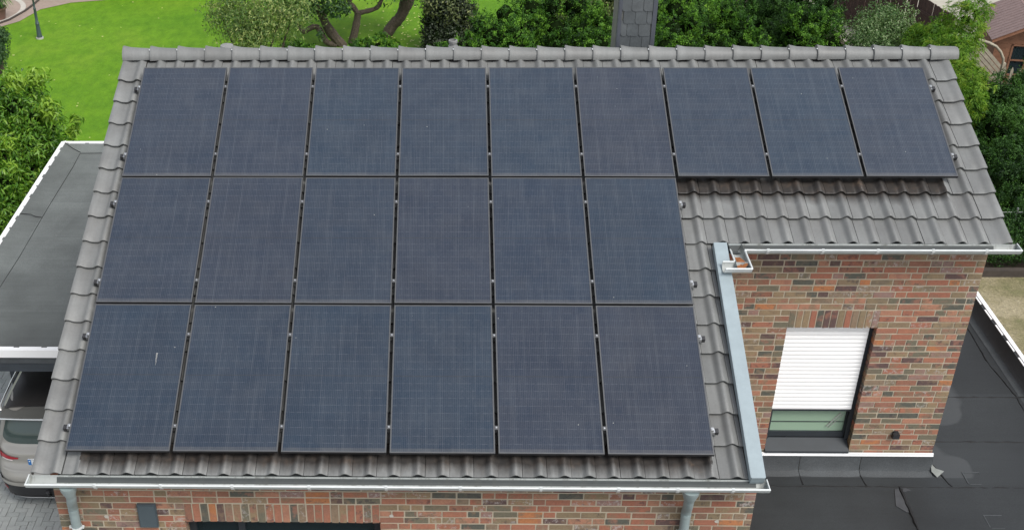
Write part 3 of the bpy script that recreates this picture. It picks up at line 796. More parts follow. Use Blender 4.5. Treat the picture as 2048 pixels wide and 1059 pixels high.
# ---- front window under the eave
def window_front():
    x0, x1, z0, z1 = 1.11, 3.11, 3.2, 4.6; y = YF + 0.13
    mb = MB()
    for a in ((x0 - 0.02, x0 + 0.07, z0, z1), (x1 - 0.07, x1 + 0.02, z0, z1), (x0 + 0.07, x1 - 0.07, z1 - 0.07, z1 + 0.02), (x0 + 0.07, x1 - 0.07, z0, z0 + 0.07), (1.62, 1.69, z0 + 0.07, z1 - 0.07)):
        mb.box(a[0], a[1], y, y + 0.08, a[2], a[3])
    fr = mb.build('window', M['anthracite'], house)
    for a, b in ((x0 + 0.07, 1.62), (1.69, x1 - 0.07)):
        mb = MB(); mb.box(a, b, y + 0.03, y + 0.045, z0 + 0.07, z1 - 0.07); mb.build('pane', M['pane_dark'], fr)
    mb = MB(); mb.box(x0 + 0.01, x1 - 0.01, y + 0.5, y + 0.52, z0 - 0.3, z1 + 0.3); mb.build('room_shade_sheet', M['room_dark'], fr)  # dark sheet stands in for the unlit room behind the panes
    mb = MB(); mb.box(x0 - 0.03, x1 + 0.03, YF - 0.05, y - 0.002, z0 - 0.04, z0 - 0.003); mb.build('sill', M['anthracite'], fr)
window_front()
# ---- upper window with its half lowered white roller shutter
def window_upper():
    x0, x1, z0, z1 = 7.807, 8.86, 3.36, 5.21; y = YM + 0.10
    mb = MB()
    zs = z0 + 0.115
    for a in ((x0 - 0.02, x0 + 0.065, zs, z1), (x1 - 0.065, x1 + 0.02, zs, z1), (x0 + 0.065, x1 - 0.065, z1 - 0.06, z1 + 0.02), (x0 + 0.065, x1 - 0.065, zs, zs + 0.075)):
        mb.box(a[0], a[1], y + 0.045, y + 0.12, a[2], a[3])
    for sx in (x0, x1): mb.box(sx - 0.05, sx + 0.05, y + 0.0, y + 0.044, zs, z1)   # shutter guide rails
    win = mb.build('window', M['anthracite'], house)
    mb = MB(); mb.box(x0 + 0.065, x1 - 0.065, y + 0.075, y + 0.09, zs + 0.075, z1 - 0.06); mb.build('pane', M['pane'], win)
    mb = MB(); mb.face([(x0 + 0.01, y + 0.13, z0 + 0.10), (x1 - 0.01, y + 0.13, z0 + 0.10), (x1 - 0.01, y + 0.62, z0 + 0.13), (x0 + 0.01, y + 0.62, z0 + 0.13)])
    mb.box(x0 - 0.1, x1 + 0.1, y + 0.62, y + 0.64, z0, z1 + 0.3); mb.build('inner_sill', M['inside'], win)
    mb = MB(); mb.beam((x1 - 0.13, y + 0.066, zs + 0.36), (x1 - 0.28, y + 0.062, zs + 0.15), 0.012, 0.012); mb.beam((x1 - 0.10, y + 0.066, zs + 0.34), (x1 - 0.25, y + 0.062, zs + 0.13), 0.008, 0.008)
    mb.build('sash_stay', M['chrome'], win)
    mb = MB(); mb.box(x0 + 0.072, x1 - 0.072, y + 0.066, y + 0.073, zs + 0.215, zs + 0.223); mb.build('glazing_bar', M['anthracite'], win)
    mb = MB(); V = []
    for x in (x0 + 0.004, x1 - 0.004): V += [(x, YM - 0.028, z0 + 0.012), (x, YM - 0.028, z0 - 0.015), (x, y + 0.05, z0 - 0.015), (x, y + 0.05, z0 + 0.105), (x, y + 0.03, z0 + 0.108)]
    mb.mesh(V, [(0, 1, 2, 3, 4), (9, 8, 7, 6, 5), (0, 5, 6, 1), (3, 8, 9, 4), (4, 9, 5, 0), (1, 6, 7, 2), (2, 7, 8, 3)])
    mb.build('sill', M['anthracite'], win)
    # shutter: 22 slats and an end bar
    mb = MB(); mb.box(x0 + 0.03, x1 - 0.045, y - 0.002, y + 0.006, 3.912, 3.94); sh = mb.build('roller_shutter', M['anthracite'], house)
    n = 22; zb, zt = 3.942, z1 - 0.004; h = (zt - zb) / n
    mb = MB(); V = []
    prof = [(-0.0035, 0.0), (-0.0062, h * 0.10), (-0.0085, h * 0.35), (-0.0085, h * 0.62), (-0.0062, h * 0.88), (-0.0035, h * 1.0)]
    for x in (x0 + 0.002, x1 - 0.048): V += [(x, d, z) for d, z in prof]
    k = len(prof); mb.mesh(V, [(i, k + i, k + i + 1, i + 1) for i in range(k - 1)] + [tuple(range(k)), tuple(range(2 * k - 1, k - 1, -1))])
    SL = mb.data('slat', M['shutter'], smooth=True, angle=50)
    for i in range(n): link(bpy.data.objects.new('slat', SL), sh, Matrix.Translation((0, y + random.uniform(-0.0006, 0.0006), zb + i * h)))
window_upper()
# ---- small fittings on the walls
mb = MB(); mb.box(0.64, 0.83, YF - 0.032, YF - 0.003, 4.545, 4.85); mb.box(0.65, 0.82, YF - 0.040, YF - 0.032, 4.555, 4.84)
mb.build('vent_cover', M['ventcover'], house)
mb = MB(); mb.box(9.345, 9.425, YM - 0.065, YM - 0.003, 3.60, 3.67); mb.box(9.36, 9.41, YM - 0.03, YM - 0.003, 3.67, 3.69)
mb.build('wall_lamp', M['blackplastic'], house)
mb = MB(); mb.box(6.90, 9.925, YM - 0.022, YM - 0.004, 3.300, 3.340); mb.box(6.90, 9.925, YM - 0.030, YM - 0.022, 3.300, 3.308)
for i in range(30): mb.box(7.0 + 0.1 * i - 0.004, 7.0 + 0.1 * i + 0.004, YM - 0.0245, YM - 0.022, 3.318, 3.326)
mb.build('wall_strip', M['white'], house)
# putty and anchor spots on the brickwork
mb = MB()
for (x, z) in ((0.30, 4.66), (2.66 + 0.57, 4.70), (6.53, 4.66)):
    pts = [(x + 0.026 * random.uniform(0.7, 1.15) * math.cos(a), YF - 0.004, z + 0.024 * random.uniform(0.7, 1.15) * math.sin(a)) for a in [2 * math.pi * k / 9 for k in range(9)]]
    mb.face(pts[::1]); 
mb.build('putty_spot', M['kerbstone'], house)

# ---- slate clad chimney
def chimney():
    x0, x1, y0, y1, z1 = 5.985, 6.455, 0.93, 1.40, 9.1
    mb = MB(); mb.box(x0, x1, y0, y1, 6.6, z1); ch = mb.build('chimney', M['slate_side'], house)
    mb = MB(); mb.box(x0 - 0.002, x0 + 0.035, y0 - 0.022, y0 + 0.02, 6.9, z1); mb.box(x1 - 0.042, x1 + 0.012, y0 - 0.022, y0 + 0.02, 6.9, z1)
    mb.box(x0 - 0.012, x0 - 0.001, y0 - 0.02, y0 + 0.03, 6.9, z1); mb.build('corner_trim', M['slate_trim'], ch)
    mb = MB(); mb.box(x0 - 0.06, x1 + 0.06, y0 - 0.06, y1 + 0.06, z1, z1 + 0.07); mb.build('cap', M['slate_trim'], ch)
    w, h = 0.150, 0.165
    def slate(wd):
        m = MB(); pts = [(0, h * 1.25), (0, 0.036), (0.007, 0.016), (0.02, 0.004), (0.038, 0.0), (wd - 0.003, 0.0), (wd, 0.003), (wd, h * 1.25)]
        n = len(pts); V = [(x, -0.011 if z < 0.1 else -0.002, z) for x, z in pts] + [(x, 0.004, z) for x, z in pts]
        m.mesh(V, [tuple(range(n))] + [(i, i + n, (i + 1) % n + n, (i + 1) % n) for i in range(n)])
        return m.data('slate', M['slate'])
    full = slate(w - 0.005)
    xa, xb = x0 + 0.036, x1 - 0.043
    for r in range(15):
        z = 7.02 + r * h - 0.02; off = -(r * 0.055) % w
        x = xa - w + off
        while x < xb:
            l, rgt = max(x, xa), min(x + w, xb)
            if rgt - l > 0.03:
                me = full if rgt - l > w - 0.01 else slate(rgt - l - 0.004)
                link(bpy.data.objects.new('slate', me), ch, Matrix.Translation((l, y0 - 0.006 - 0.0001 * r + random.uniform(-0.002, 0.0), z + random.uniform(-0.004, 0.004))))
            x += w
    mb = MB()
    for r in range(15): mb.box(x0 - 0.014, x0 - 0.002, y0 + 0.035, y1 - 0.03, 7.03 + r * h, 7.03 + r * h + h * 0.985)
    mb.build('side_slates', M['slate_side'], ch)
chimney()
# ---- two vent pipes beyond the ridge
mb = MB(); mb.lathe([(0.065, 6.9), (0.065, 7.27), (0.10, 7.27), (0.10, 7.30), (0.085, 7.335), (0.0, 7.345)], 20, Matrix.Translation((0.80, 1.45, 0.02))); mb.build('vent_pipe', M['vent'], house, smooth=True)
mb = MB(); mb.lathe([(0.055, 6.9), (0.055, 7.26), (0.066, 7.265), (0.066, 7.285), (0.05, 7.29), (0.05, 7.33), (0.06, 7.335), (0.06, 7.365), (0.045, 7.37), (0.045, 7.2)], 18, Matrix.Translation((3.865, 1.45, 0.055))); mb.build('vent_pipe', M['vent'], house, smooth=True)

# ================================================================== SOLAR PANELS on rails
PW, PH, GAP = 1.036, 1.770, 0.034
fm = MB(); b = 0.0125; hw, hh = PW / 2, PH / 2
for (xa, xb, ya, yb) in ((-hw, hw, -hh, -hh + b), (-hw, hw, hh - b, hh), (-hw, -hw + b, -hh + b, hh - b), (hw - b, hw, -hh + b, hh - b)): fm.box(xa, xb, ya, yb, -0.035, -0.0012, mi=1); fm.box(xa, xb, ya, yb, -0.0012, 0.0)
FRAME = fm.data('frame', [M['pframe'], M['blackplastic']])
gm = MB(); gm.box(-hw + b, hw - b, -hh + b, hh - b, -0.009, -0.0025); GLASS = gm.data('cell_sheet', M['cells'])
ORD = ['leftmost', 'second', 'third', 'fourth', 'fifth', 'sixth', 'seventh', 'eighth', 'rightmost']
ROWN = ['top', 'middle', 'bottom']
special = {(0, 0): 'black solar panel in the top left corner of the array, just under the ridge',
           (0, 8): 'black solar panel at the right end of the top row, beside the right verge',
           (0, 7): 'bluish solar panel with a small dropping, last but one of the top row',
           (2, 0): 'solar panel in the bottom left corner with one pale streak',
           (2, 5): 'solar panel at the right end of the bottom row, beside the blue grey flashing',
           (1, 5): 'solar panel at the right end of the middle row, below the step in the array',
           (1, 0): 'solar panel at the left end of the middle row, beside the left verge'}
panel0 = None
for row, cnt in enumerate((9, 6, 6)):
    for c in range(cnt):
        pos_ = RP(c * 1.07 + GAP / 2 + PW / 2, row * 1.794 + 0.012 + PH / 2, random.uniform(-0.002, 0.002))
        Mx = Matrix.Translation(pos_) @ ROOF_ROT @ Matrix.Rotation(random.uniform(-0.006, 0.006), 4, 'X') @ Matrix.Rotation(random.uniform(-0.005, 0.005), 4, 'Y')
        if panel0 is None:
            panel0 = root = empty('solar_panel', None, '', 'solar panel', 'solar panels on the roof', M=Mx)
            kids = [link(bpy.data.objects.new('frame', FRAME), root, Mx), link(bpy.data.objects.new('cell_sheet', GLASS), root, Mx)]
        else:
            root = panel0.copy(); COL.objects.link(root); root.matrix_basis = Mx; WMAT[root.name] = Mx
            for kd in kids:
                k2 = kd.copy(); COL.objects.link(k2); k2.parent = root; k2.matrix_basis = Mx; k2.matrix_parent_inverse = Mx.inverted()
        root['label'] = special.get((row, c), f'black framed solar panel, {ORD[c]} from the left in the {ROWN[row]} row of the roof')
        root['category'] = 'solar panel'; root['group'] = 'solar panels on the roof'
# the pale streak on the bottom left panel
streak = MB()
for i in range(7):
    x = 0.772 + random.uniform(-0.003, 0.003); s_ = 4.22 + i * 0.02; w = 0.010 * (1 - i / 8)
    streak.face([RP(x - w, s_, 0.0012), RP(x + w, s_, 0.0012), RP(x + w * 0.6, s_ + 0.03, 0.0012), RP(x - w * 0.6, s_ + 0.03, 0.0012)][::-1])
tag(streak.build('bird_dropping', M['vent']), 'pale bird dropping streak on the bottom left solar panel', 'dropping')

cl = MB(); cl.box(-0.020, 0.020, -0.021, 0.021, -0.03, 0.003, mi=1); cl.lathe([(0.0, 0.012), (0.0085, 0.011), (0.0085, 0.003)][::-1], 10)
CLAMP = cl.data('clamp', [M['rail'], M['pframe']])
ec = MB(); ec.box(-0.014, 0.014, -0.016, 0.016, -0.035, 0.003); ec.lathe([(0.0, 0.010), (0.009, 0.010), (0.009, 0.003)][::-1], 10)
ECLAMP = ec.data('end_clamp', M['rail'])
cp = MB(); cp.box(-0.016, 0.016, -0.024, 0.024, -0.030, 0.022); CAP = cp.data('end_cap', M['blackplastic'])
rails = [(0.34, 9), (1.445, 9), (2.17, 6), (3.28, 6), (3.985, 6), (5.085, 6)]
rl = ['uppermost mounting rail under the top row of solar panels', 'lower mounting rail under the top row of solar panels', 'upper mounting rail under the middle row of solar panels',
      'lower mounting rail under the middle row of solar panels', 'upper mounting rail under the bottom row of solar panels', 'lowest mounting rail under the bottom row, nearest the eave']
for (s_, cnt), lab in zip(rails, rl):
    Mx = Matrix.Translation(RP(0, s_, 0)) @ ROOF_ROT
    root = empty('mounting_rail', None, lab, 'mounting rail', 'mounting rails of the solar panels', M=Mx)
    L = cnt * 1.07
    mb = MB(); mb.box(-0.030, L + 0.030, -0.018, 0.018, -0.077, -0.0365); mb.build('profile', M['rail'], root, Mx)
    for x in range(1, cnt): link(bpy.data.objects.new('clamp', CLAMP), root, Mx @ Matrix.Translation((x * 1.07, 0, 0)))
    link(bpy.data.objects.new('end_clamp', ECLAMP), root, Mx @ Matrix.Translation((0.004, 0, 0)))
    link(bpy.data.objects.new('end_clamp', ECLAMP), root, Mx @ Matrix.Translation((L - 0.004, 0, 0)))
    link(bpy.data.objects.new('end_cap', CAP), root, Mx @ Matrix.Translation((-0.046, 0, -0.050)))
    link(bpy.data.objects.new('end_cap', CAP), root, Mx @ Matrix.Translation((L + 0.046, 0, -0.050)))
# dead leaf lying in the gutter corner
mb = MB()
mb.mesh([(6.94, -2.66, 6.425), (6.985, -2.70, 6.450), (7.045, -2.85, 6.450), (6.985, -2.90, 6.410), (6.945, -2.80, 6.420)], [(0, 1, 4), (1, 2, 3, 4)])
mb.mesh([(6.93, -2.78, 6.425), (6.98, -2.83, 6.435), (7.02, -2.93, 6.425), (6.93, -2.91, 6.41)], [(0, 1, 2, 3)])
tag(mb.build('dead_leaf', M['leaf_brown']), 'curled orange brown dead leaves lying in the gutter corner', 'leaf')

# ================================================================== FLAT ROOFED EXTENSION on the right
ext = empty('flat_roof_extension', (9.4, -2.5, 0), 'single storey extension with black felted flat roof below the recessed brick wall', 'extension')
mb = MB()
mb.box(XM + 0.02, 11.92, -9.5, YM - 0.26, 0.0, 2.98); mb.box(XR + 0.02, 11.92, YM - 0.26, 4.5, 0.0, 2.98)
mb.build('wall', M['mortar'], ext)
mb = MB()
PX = 11.80
def sheet_box(name, poly, z0, z1, mat, parent):
    m = MB(); n = len(poly); V = [(x, y, z0) for x, y in poly] + [(x, y, z1) for x, y in poly]
    m.mesh(V, [tuple(range(n))[::-1], tuple(range(n, 2 * n))] + [(i, (i + 1) % n, n + (i + 1) % n, n + i) for i in range(n)])
    return m.build(name, mat, parent)
ys = [4.45, 3.45, 2.45, 1.45, 0.45, -0.55, -1.55]
zk = 3.04
for a, b_ in zip(ys[:-1], ys[1:]):
    sheet_box('membrane_sheet', [(XR + 0.02, b_ - 0.08), (PX + 0.02, b_ - 0.08), (PX + 0.02, a), (XR + 0.02, a)], 2.985, zk, M['membrane'], ext); zk += 0.0022
sheet_box('membrane_sheet', [(6.9, -2.54), (PX + 0.02, -2.54), (PX + 0.02, -1.55), (XR + 0.02, -1.55), (XR + 0.02, -2.22), (6.9, -2.22)], 2.985, 3.056, M['membrane'], ext)
for (xa, xb, ya, yb, z) in ((6.9, 9.46, -3.54, -2.49, 3.0585), (9.42, PX + 0.02, -3.54, -2.49, 3.0610), (6.9, 10.6, -4.54, -3.49, 3.0640), (10.55, PX + 0.02, -4.54, -3.49, 3.0660), (6.9, PX + 0.02, -5.54, -4.49, 3.069), (6.9, PX + 0.02, -6.54, -5.49, 3.072), (6.9, PX + 0.02, -9.4, -6.49, 3.075)):
    sheet_box('membrane_sheet', [(xa, ya), (xb, ya), (xb, yb), (xa, yb)], 2.985, z, M['membrane'], ext)
def seam(pts, r=0.007, zz=3.06):
    m = MB(); out = []
    for a, b_ in zip(pts[:-1], pts[1:]):
        n = max(2, int((Vector(b_) - Vector(a)).length / 0.08))
        for i in range(n):
            t = i / n; out.append((a[0] + (b_[0] - a[0]) * t + random.uniform(-0.006, 0.006), a[1] + (b_[1] - a[1]) * t + random.uniform(-0.006, 0.006), zz))
    out.append((*pts[-1], zz))
    m.tube(out, [r * random.uniform(0.7, 2.2) for _ in out], 6); return m.build('seam', M['seam'], ext)
seam([(XR + 0.05, -0.63), (PX, -0.63)], 0.008, 3.049); seam([(XR + 0.05, -1.62), (PX, -1.62)], 0.009, 3.051)
seam([(6.95, -2.535), (PX, -2.535)], 0.008, 3.055); seam([(9.455, -2.53), (9.44, -3.1), (9.43, -3.54)], 0.016, 3.058)
seam([(9.03, -2.27), (9.06, -2.54)], 0.009, 3.054); seam([(8.27, -2.28), (8.27, -2.5)], 0.006, 3.054); seam([(10.01, -2.1), (10.11, -2.52)], 0.009, 3.054)
seam([(11.55, 2.0), (11.62, 1.0), (11.58, 0.2), (11.66, -0.6), (11.60, -1.6)], 0.007, 3.05)
for poly in ([(9.38, -2.58), (9.43, -2.57), (9.435, -3.01), (9.39, -3.0), (9.30, -2.89)], [(9.47, -2.63), (9.58, -2.60), (9.52, -2.56), (9.48, -2.57)]):
    sheet_box('bare_patch', poly[::-1] if False else poly, 3.058, 3.0655, M['bare'], ext)
for (cx, cy) in ((10.42, -3.16), (10.45, -2.36)):
    for (a, b_, c, d) in ((-0.12, 0.10, 0.11, 0.12), (-0.12, -0.108, -0.1, 0.11), (-0.10, 0.05, -0.118, -0.112)):
        sheet_box('chalk_mark', [(cx + a, cy + c), (cx + b_, cy + c), (cx + b_, cy + d), (cx + a, cy + d)], 3.05, 3.0635, M['membrane_up'], ext)
# upstand against the recessed wall, three lengths, and round the corner
for (xa, xb) in ((6.9, 8.265), (8.272, 9.03), (9.037, 9.935)):
    m = MB(); n = max(3, int((xb - xa) / 0.07)); V = []
    prof = [(-2.206, 3.308), (-2.226, 3.306), (-2.230, 3.16), (-2.262, 3.085), (-2.33, 3.060), (-2.36, 3.050)]
    for i in range(n + 1):
        x = xa + (xb - xa) * i / n; e = min(1, min(x - xa, xb - x) / 0.12)
        for j, (y, z) in enumerate(prof): V.append((x, y - (0.02 * (e - 1) + random.uniform(-0.003, 0.003)) * (j > 2), z))
    k = len(prof); m.mesh(V, [(i * k + j, i * k + j + 1, (i + 1) * k + j + 1, (i + 1) * k + j) for i in range(n) for j in range(k - 1)])
    m.build('upstand', M['membrane_up'], ext, smooth=True, angle=30)
m = MB(); V = []
for y in (-2.21, 4.4): V += [(9.914, y, 3.30), (9.935, y, 3.30), (9.94, y, 3.12), (10.02, y, 3.055)]
m.mesh(V, [(4, 5, 1, 0), (5, 6, 2, 1), (6, 7, 3, 2)]); m.build('upstand', M['membrane_up'], ext)
m = MB(); m.mesh([(9.93, -2.20, 3.17), (9.99, -2.27, 3.13), (10.06, -2.30, 3.10), (10.10, -2.25, 3.085), (9.98, -2.20, 3.10), (9.93, -2.28, 3.10), (9.98, -2.36, 3.075)], [(0, 1, 4), (1, 2, 3, 4), (0, 5, 1), (5, 6, 2, 1)])
m.build('membrane_flap', M['flap'], ext)
# parapet on the right with white edge profile and its holding clips
m = MB(); V = []
for y in (-9.4, 4.45): V += [(11.70, y, 3.052), (11.80, y, 3.062), (11.845, y, 3.11), (11.868, y, 3.275), (11.90, y, 3.285), (11.90, y, 2.95)]
m.mesh(V, [(6 + i, 7 + i, 1 + i, i) for i in range(5)]); m.build('parapet', M['membrane_up'], ext, smooth=True, angle=40)
m = MB(); m.box(11.895, 11.955, -9.4, 4.45, 3.268, 3.300); m.box(11.94, 11.958, -9.4, 4.45, 3.16, 3.268); trim = m.build('edge_trim', M['white'], ext)
tc = MB(); tc.box(-0.012, 0.012, -0.13, 0.13, -0.008, 0.004); TCL = tc.data('trim_clip', M['white'])
for i in range(27): link(bpy.data.objects.new('trim_clip', TCL), trim, Matrix.Translation((11.876, 1.55 - 0.42 * i + 1.26, 3.284)))

# ================================================================== CARPORT on the left
cpt = empty('carport', (-2.1, 4.3, 0), 'flat felted carport roof with white edging beside the left gable', 'carport')
CX0, CX1, CY0, CY1 = -3.98, -0.205, 0.62, 8.06
m = MB(); m.box(CX0 + 0.05, CX1, CY0 + 0.05, CY1 - 0.05, 2.72, 2.84); m.build('roof_deck', M['beam'], cpt)
zc = 2.868
for (a, b_) in ((7.72, 6.70), (6.75, 5.45), (5.50, 4.15), (4.20, 2.90), (2.95, 1.70), (1.75, 0.64)):
    sheet_box('membrane_sheet', [(-3.70, b_), (CX1 - 0.002, b_), (CX1 - 0.002, a), (-3.70, a)], 2.842, zc, M['membrane_left'], cpt); zc += 0.002
sheet_box('membrane_sheet', [(-3.05, 4.19), (CX1 - 0.002, 4.19), (CX1 - 0.002, 4.95), (-2.92, 4.95)], 2.866, 2.8765, M['membrane_left'], cpt)
m = MB(); V = []
for y in (0.64, 4.9, 4.92, CY1 - 0.02):
    V += [(-3.50, y, 2.870), (-3.60, y, 2.876), (-3.70, y, 2.884), (-3.80, y, 2.902), (-3.93, y, 2.918), (-3.965, y, 2.918)]
m.mesh(V, [(q * 6 + i, q * 6 + i + 1, (q + 1) * 6 + i + 1, (q + 1) * 6 + i) for q in range(3) for i in range(5)])
m.build('upstand', M['membrane_left'], cpt, smooth=True, angle=40)
m = MB(); V = []
for x, k in ((-3.93, 0), (CX1 - 0.002, 1)):
    o = 0.40 if not k else 0.0
    V += [(x + o, 7.62, 2.872), (x + o * 0.75, 7.72, 2.878), (x + o * 0.4, 7.84, 2.895), (x, 8.02, 2.918), (x, 8.05, 2.918)]
m.mesh(V, [(5 + i, 6 + i, 1 + i, i) for i in range(4)][::1]); m.build('upstand', M['membrane_left'], cpt, smooth=True, angle=40)
m = MB(); m.tube([(-3.52, 7.66, 2.882), (-3.70, 7.80, 2.898), (-3.93, 8.03, 2.924)], 0.006, 6); m.tube([(-3.5, 4.91, 2.876), (-3.62, 4.92, 2.888), (-3.72, 4.94, 2.922), (-3.93, 4.98, 2.922)], 0.007, 6)
m.tube([(-3.50, 0.7, 2.876), (-3.52, 2.0, 2.876), (-3.49, 3.5, 2.876), (-3.51, 5.2, 2.876), (-3.50, 7.0, 2.876), (-3.52, 7.63, 2.876), (-2.9, 7.65, 2.876), (-2.2, 7.62, 2.876), (CX1 - 0.01, 7.64, 2.876)], 0.005, 6)
m.build('seam', M['seam'], cpt)
m = MB(); m.box(CX0 - 0.015, CX0 + 0.03, CY0 - 0.02, CY1 + 0.02, 2.897, 2.930); m.box(CX0 - 0.03, CX0 - 0.015, CY0 - 0.02, CY1 + 0.02, 2.78, 2.928); tl = m.build('edge_trim', M['white'], cpt)
m = MB(); m.box(CX0 + 0.031, CX1 - 0.003, CY1 - 0.03, CY1 + 0.02, 2.897, 2.930); m.box(CX0, CX1 - 0.003, CY1 + 0.021, CY1 + 0.034, 2.78, 2.928); tf = m.build('edge_trim', M['white'], cpt)
m = MB(); m.box(CX0 + 0.031, CX1 - 0.003, CY0 - 0.005, CY0 + 0.05, 2.895, 2.926); m.box(CX0 + 0.01, CX1 - 0.003, CY0 - 0.022, CY0 - 0.006, 2.79, 2.924); tfr = m.build('edge_trim', M['white'], cpt)
t1 = MB(); t1.box(-0.014, 0.014, -0.165, 0.165, -0.006, 0.006); T1 = t1.data('trim_clip', M['white'])
t2 = MB(); t2.box(-0.165, 0.165, -0.014, 0.014, -0.006, 0.006); T2 = t2.data('trim_clip', M['white'])
for i in range(18): link(bpy.data.objects.new('trim_clip', T1), tl, Matrix.Translation((CX0 + 0.044, 0.85 + 0.42 * i + random.uniform(-0.04, 0.04), 2.921)) @ Matrix.Diagonal((1, random.uniform(0.8, 1.05), 1, 1)))
for i in range(9): link(bpy.data.objects.new('trim_clip', T2), tf, Matrix.Translation((CX0 + 0.3 + 0.42 * i, CY1 - 0.046, 2.922)))
for i in range(9): link(bpy.data.objects.new('trim_clip', T2), tfr, Matrix.Translation((CX0 + 0.25 + 0.42 * i, CY0 + 0.062, 2.918)))
m = MB(); m.box(CX0 + 0.02, CX1, CY0 + 0.012, CY0 + 0.07, 2.665, 2.789); m.build('fascia_cover', M['beam_grey'], cpt)
m = MB(); m.box(CX0 + 0.02, CX1, CY0 + 0.03, CY0 + 0.13, 2.50, 2.664); m.build('beam', M['beam'], cpt)
m = MB(); m.box(CX0 + 0.05, CX0 + 0.15, CY0 + 0.131, CY1 - 0.1, 2.54, 2.718); m.build('beam', M['beam'], cpt)
for y in (0.78, 2.95, 5.35, 7.75):
    m = MB(); m.box(-3.88, -3.75, y, y + 0.13, 0.03, 2.539); m.build('post', M['beam'], cpt)

# ================================================================== CAR under the carport
car = empty('parked_car', (-2.575, 2.6, 0.055), 'champagne coloured estate car parked under the carport, tail towards the street', 'car')
LV = [(0.15, 0.74, 0.50, 4.70), (0.26, 0.85, 0.41, 4.82), (0.45, 0.895, 0.395, 4.86), (0.60, 0.915, 0.41, 4.86), (0.72, 0.915, 0.47, 4.84), (0.80, 0.905, 0.545, 4.80), (0.95, 0.895, 0.555, 4.74), (1.00, 0.89, 0.570, 4.65), (1.05, 0.87, 0.655, 4.5),
      (1.08, 0.855, 0.675, 3.75), (1.25, 0.80, 0.72, 3.4), (1.42, 0.735, 0.80, 2.95), (1.50, 0.70, 0.83, 2.75), (1.555, 0.66, 0.90, 2.6), (1.60, 0.60, 1.05, 2.45), (1.63, 0.45, 1.30, 2.2), (1.635, 0.02, 1.8, 1.85)]
ZL = [l[0] for l in LV]
def carP(th, z, off=0.0):
    hw = float(np.interp(z, ZL, [l[1] for l in LV])) + off; yr = float(np.interp(z, ZL, [l[2] for l in LV])) - off; yf = float(np.interp(z, ZL, [l[3] for l in LV])) + off
    e = 2 / 4.6; s_, c_ = math.sin(th), math.cos(th)
    return Vector((-2.575 + hw * math.copysign(abs(s_) ** e, s_), -0.10 + (yr + yf) / 2 - (yf - yr) / 2 * math.copysign(abs(c_) ** e, c_), z + 0.055))
def car_patch(name, mat, t0, t1, z0, z1, off, nt=24, nz=5, edge=None, smooth=True, parent=None):
    m = MB(); V = []
    for j in range(nz + 1):
        for i in range(nt + 1):
            a, bz = i / nt, j / nz
            zz0, zz1 = (z0, z1) if edge is None else edge(a)
            V.append(carP(t0 + (t1 - t0) * a, zz0 + (zz1 - zz0) * bz, off))
    m.mesh(V, [(j * (nt + 1) + i, j * (nt + 1) + i + 1, (j + 1) * (nt + 1) + i + 1, (j + 1) * (nt + 1) + i) for j in range(nz) for i in range(nt)])
    return m.build(name, mat, parent or car, smooth=smooth, angle=40)
NTH = 96
car_patch('body', M['carpaint'], 0, 2 * math.pi, 0.15, 1.635, 0.0, NTH, 40)
TC = 0.86    # corner angle
car_patch('bumper', M['blackplastic'], -1.2, 1.2, 0.18, 0.47, 0.012, 40, 4)
car_patch('skid_plate', M['white'], -0.62, 0.62, 0.18, 0.245, 0.024, 24, 2)
car_patch('bumper_ledge', M['carpaint'], -1.1, 1.1, 0.475, 0.54, 0.020, 40, 2)
for sgn in (-1, 1):
    car_patch('reflector', M['tail'], sgn * 0.40, sgn * 0.78, 0.37, 0.42, 0.020, 10, 2)
    tl_ = car_patch('tail_light', M['tail'], sgn * 0.13, sgn * 1.22, 0.86, 0.97, 0.012, 22, 3, edge=lambda a: (0.895 - 0.055 * math.sin(math.pi * min(1, a * 1.1)), 0.92 + 0.085 * a))
    car_patch('lamp_lens', M['lens_white'], sgn * 0.22, sgn * 0.50, 0.852, 0.872, 0.016, 8, 1, parent=tl_)
    car_patch('side_window', M['carglass'], sgn * 1.02, sgn * 2.45, 1.13, 1.42, 0.006, 30, 4)
car_patch('rear_window', M['carglass'], -0.60, 0.60, 1.12, 1.44, 0.008, 30, 5, edge=lambda a: (1.10 + 0.06 * abs(2 * a - 1) ** 4, 1.455))
car_patch('tailgate_crease', M['carpaint'], -0.5, 0.5, 0.70, 0.735, 0.012, 20, 2)
# roof skin and spoiler carry the carport's dark reflection in their colour; rails
m = MB(); V = []
ny, nx = 12, 8
for j in range(ny + 1):
    y = 0.88 + (2.65 - 0.88) * j / ny
    for i in range(nx + 1):
        a = -1 + 2 * i / nx; V.append((-2.575 + 0.60 * a, y, 0.055 + 1.648 - 0.045 * a ** 2 - 0.03 * ((y - 1.7) / 0.9) ** 2))
m.mesh(V, [(j * (nx + 1) + i, j * (nx + 1) + i + 1, (j + 1) * (nx + 1) + i + 1, (j + 1) * (nx + 1) + i) for j in range(ny) for i in range(nx)])
m.build('roof_panel', M['carroof'], car, smooth=True)
m = MB(); V = []
for i in range(13):
    a = -1 + 2 * i / 12; x = -2.575 + 0.66 * a; k = 0.05 * a ** 2
    V += [(x, 0.92 + k, 1.655 - 0.05 * a * a), (x, 0.65 + 1.6 * k, 1.600 - 0.05 * a * a), (x, 0.645 + 1.6 * k, 1.575 - 0.05 * a * a), (x, 0.80 + k, 1.55 - 0.05 * a * a)]
m.mesh(V, [(i * 4 + j, i * 4 + j + 1, i * 4 + 5 + j, i * 4 + 4 + j) for i in range(12) for j in range(3)]); m.build('spoiler', M['spoiler'], car, smooth=True, angle=30)
m = MB(); m.tube([(-2.575 + 0.66 * (-1 + 2 * i / 12), 0.638 + 0.08 * (-1 + 2 * i / 12) ** 2, 1.588 - 0.05 * (-1 + 2 * i / 12) ** 2) for i in range(13)], 0.012, 6); m.build('spoiler_edge', M['chrome'], car, smooth=True)
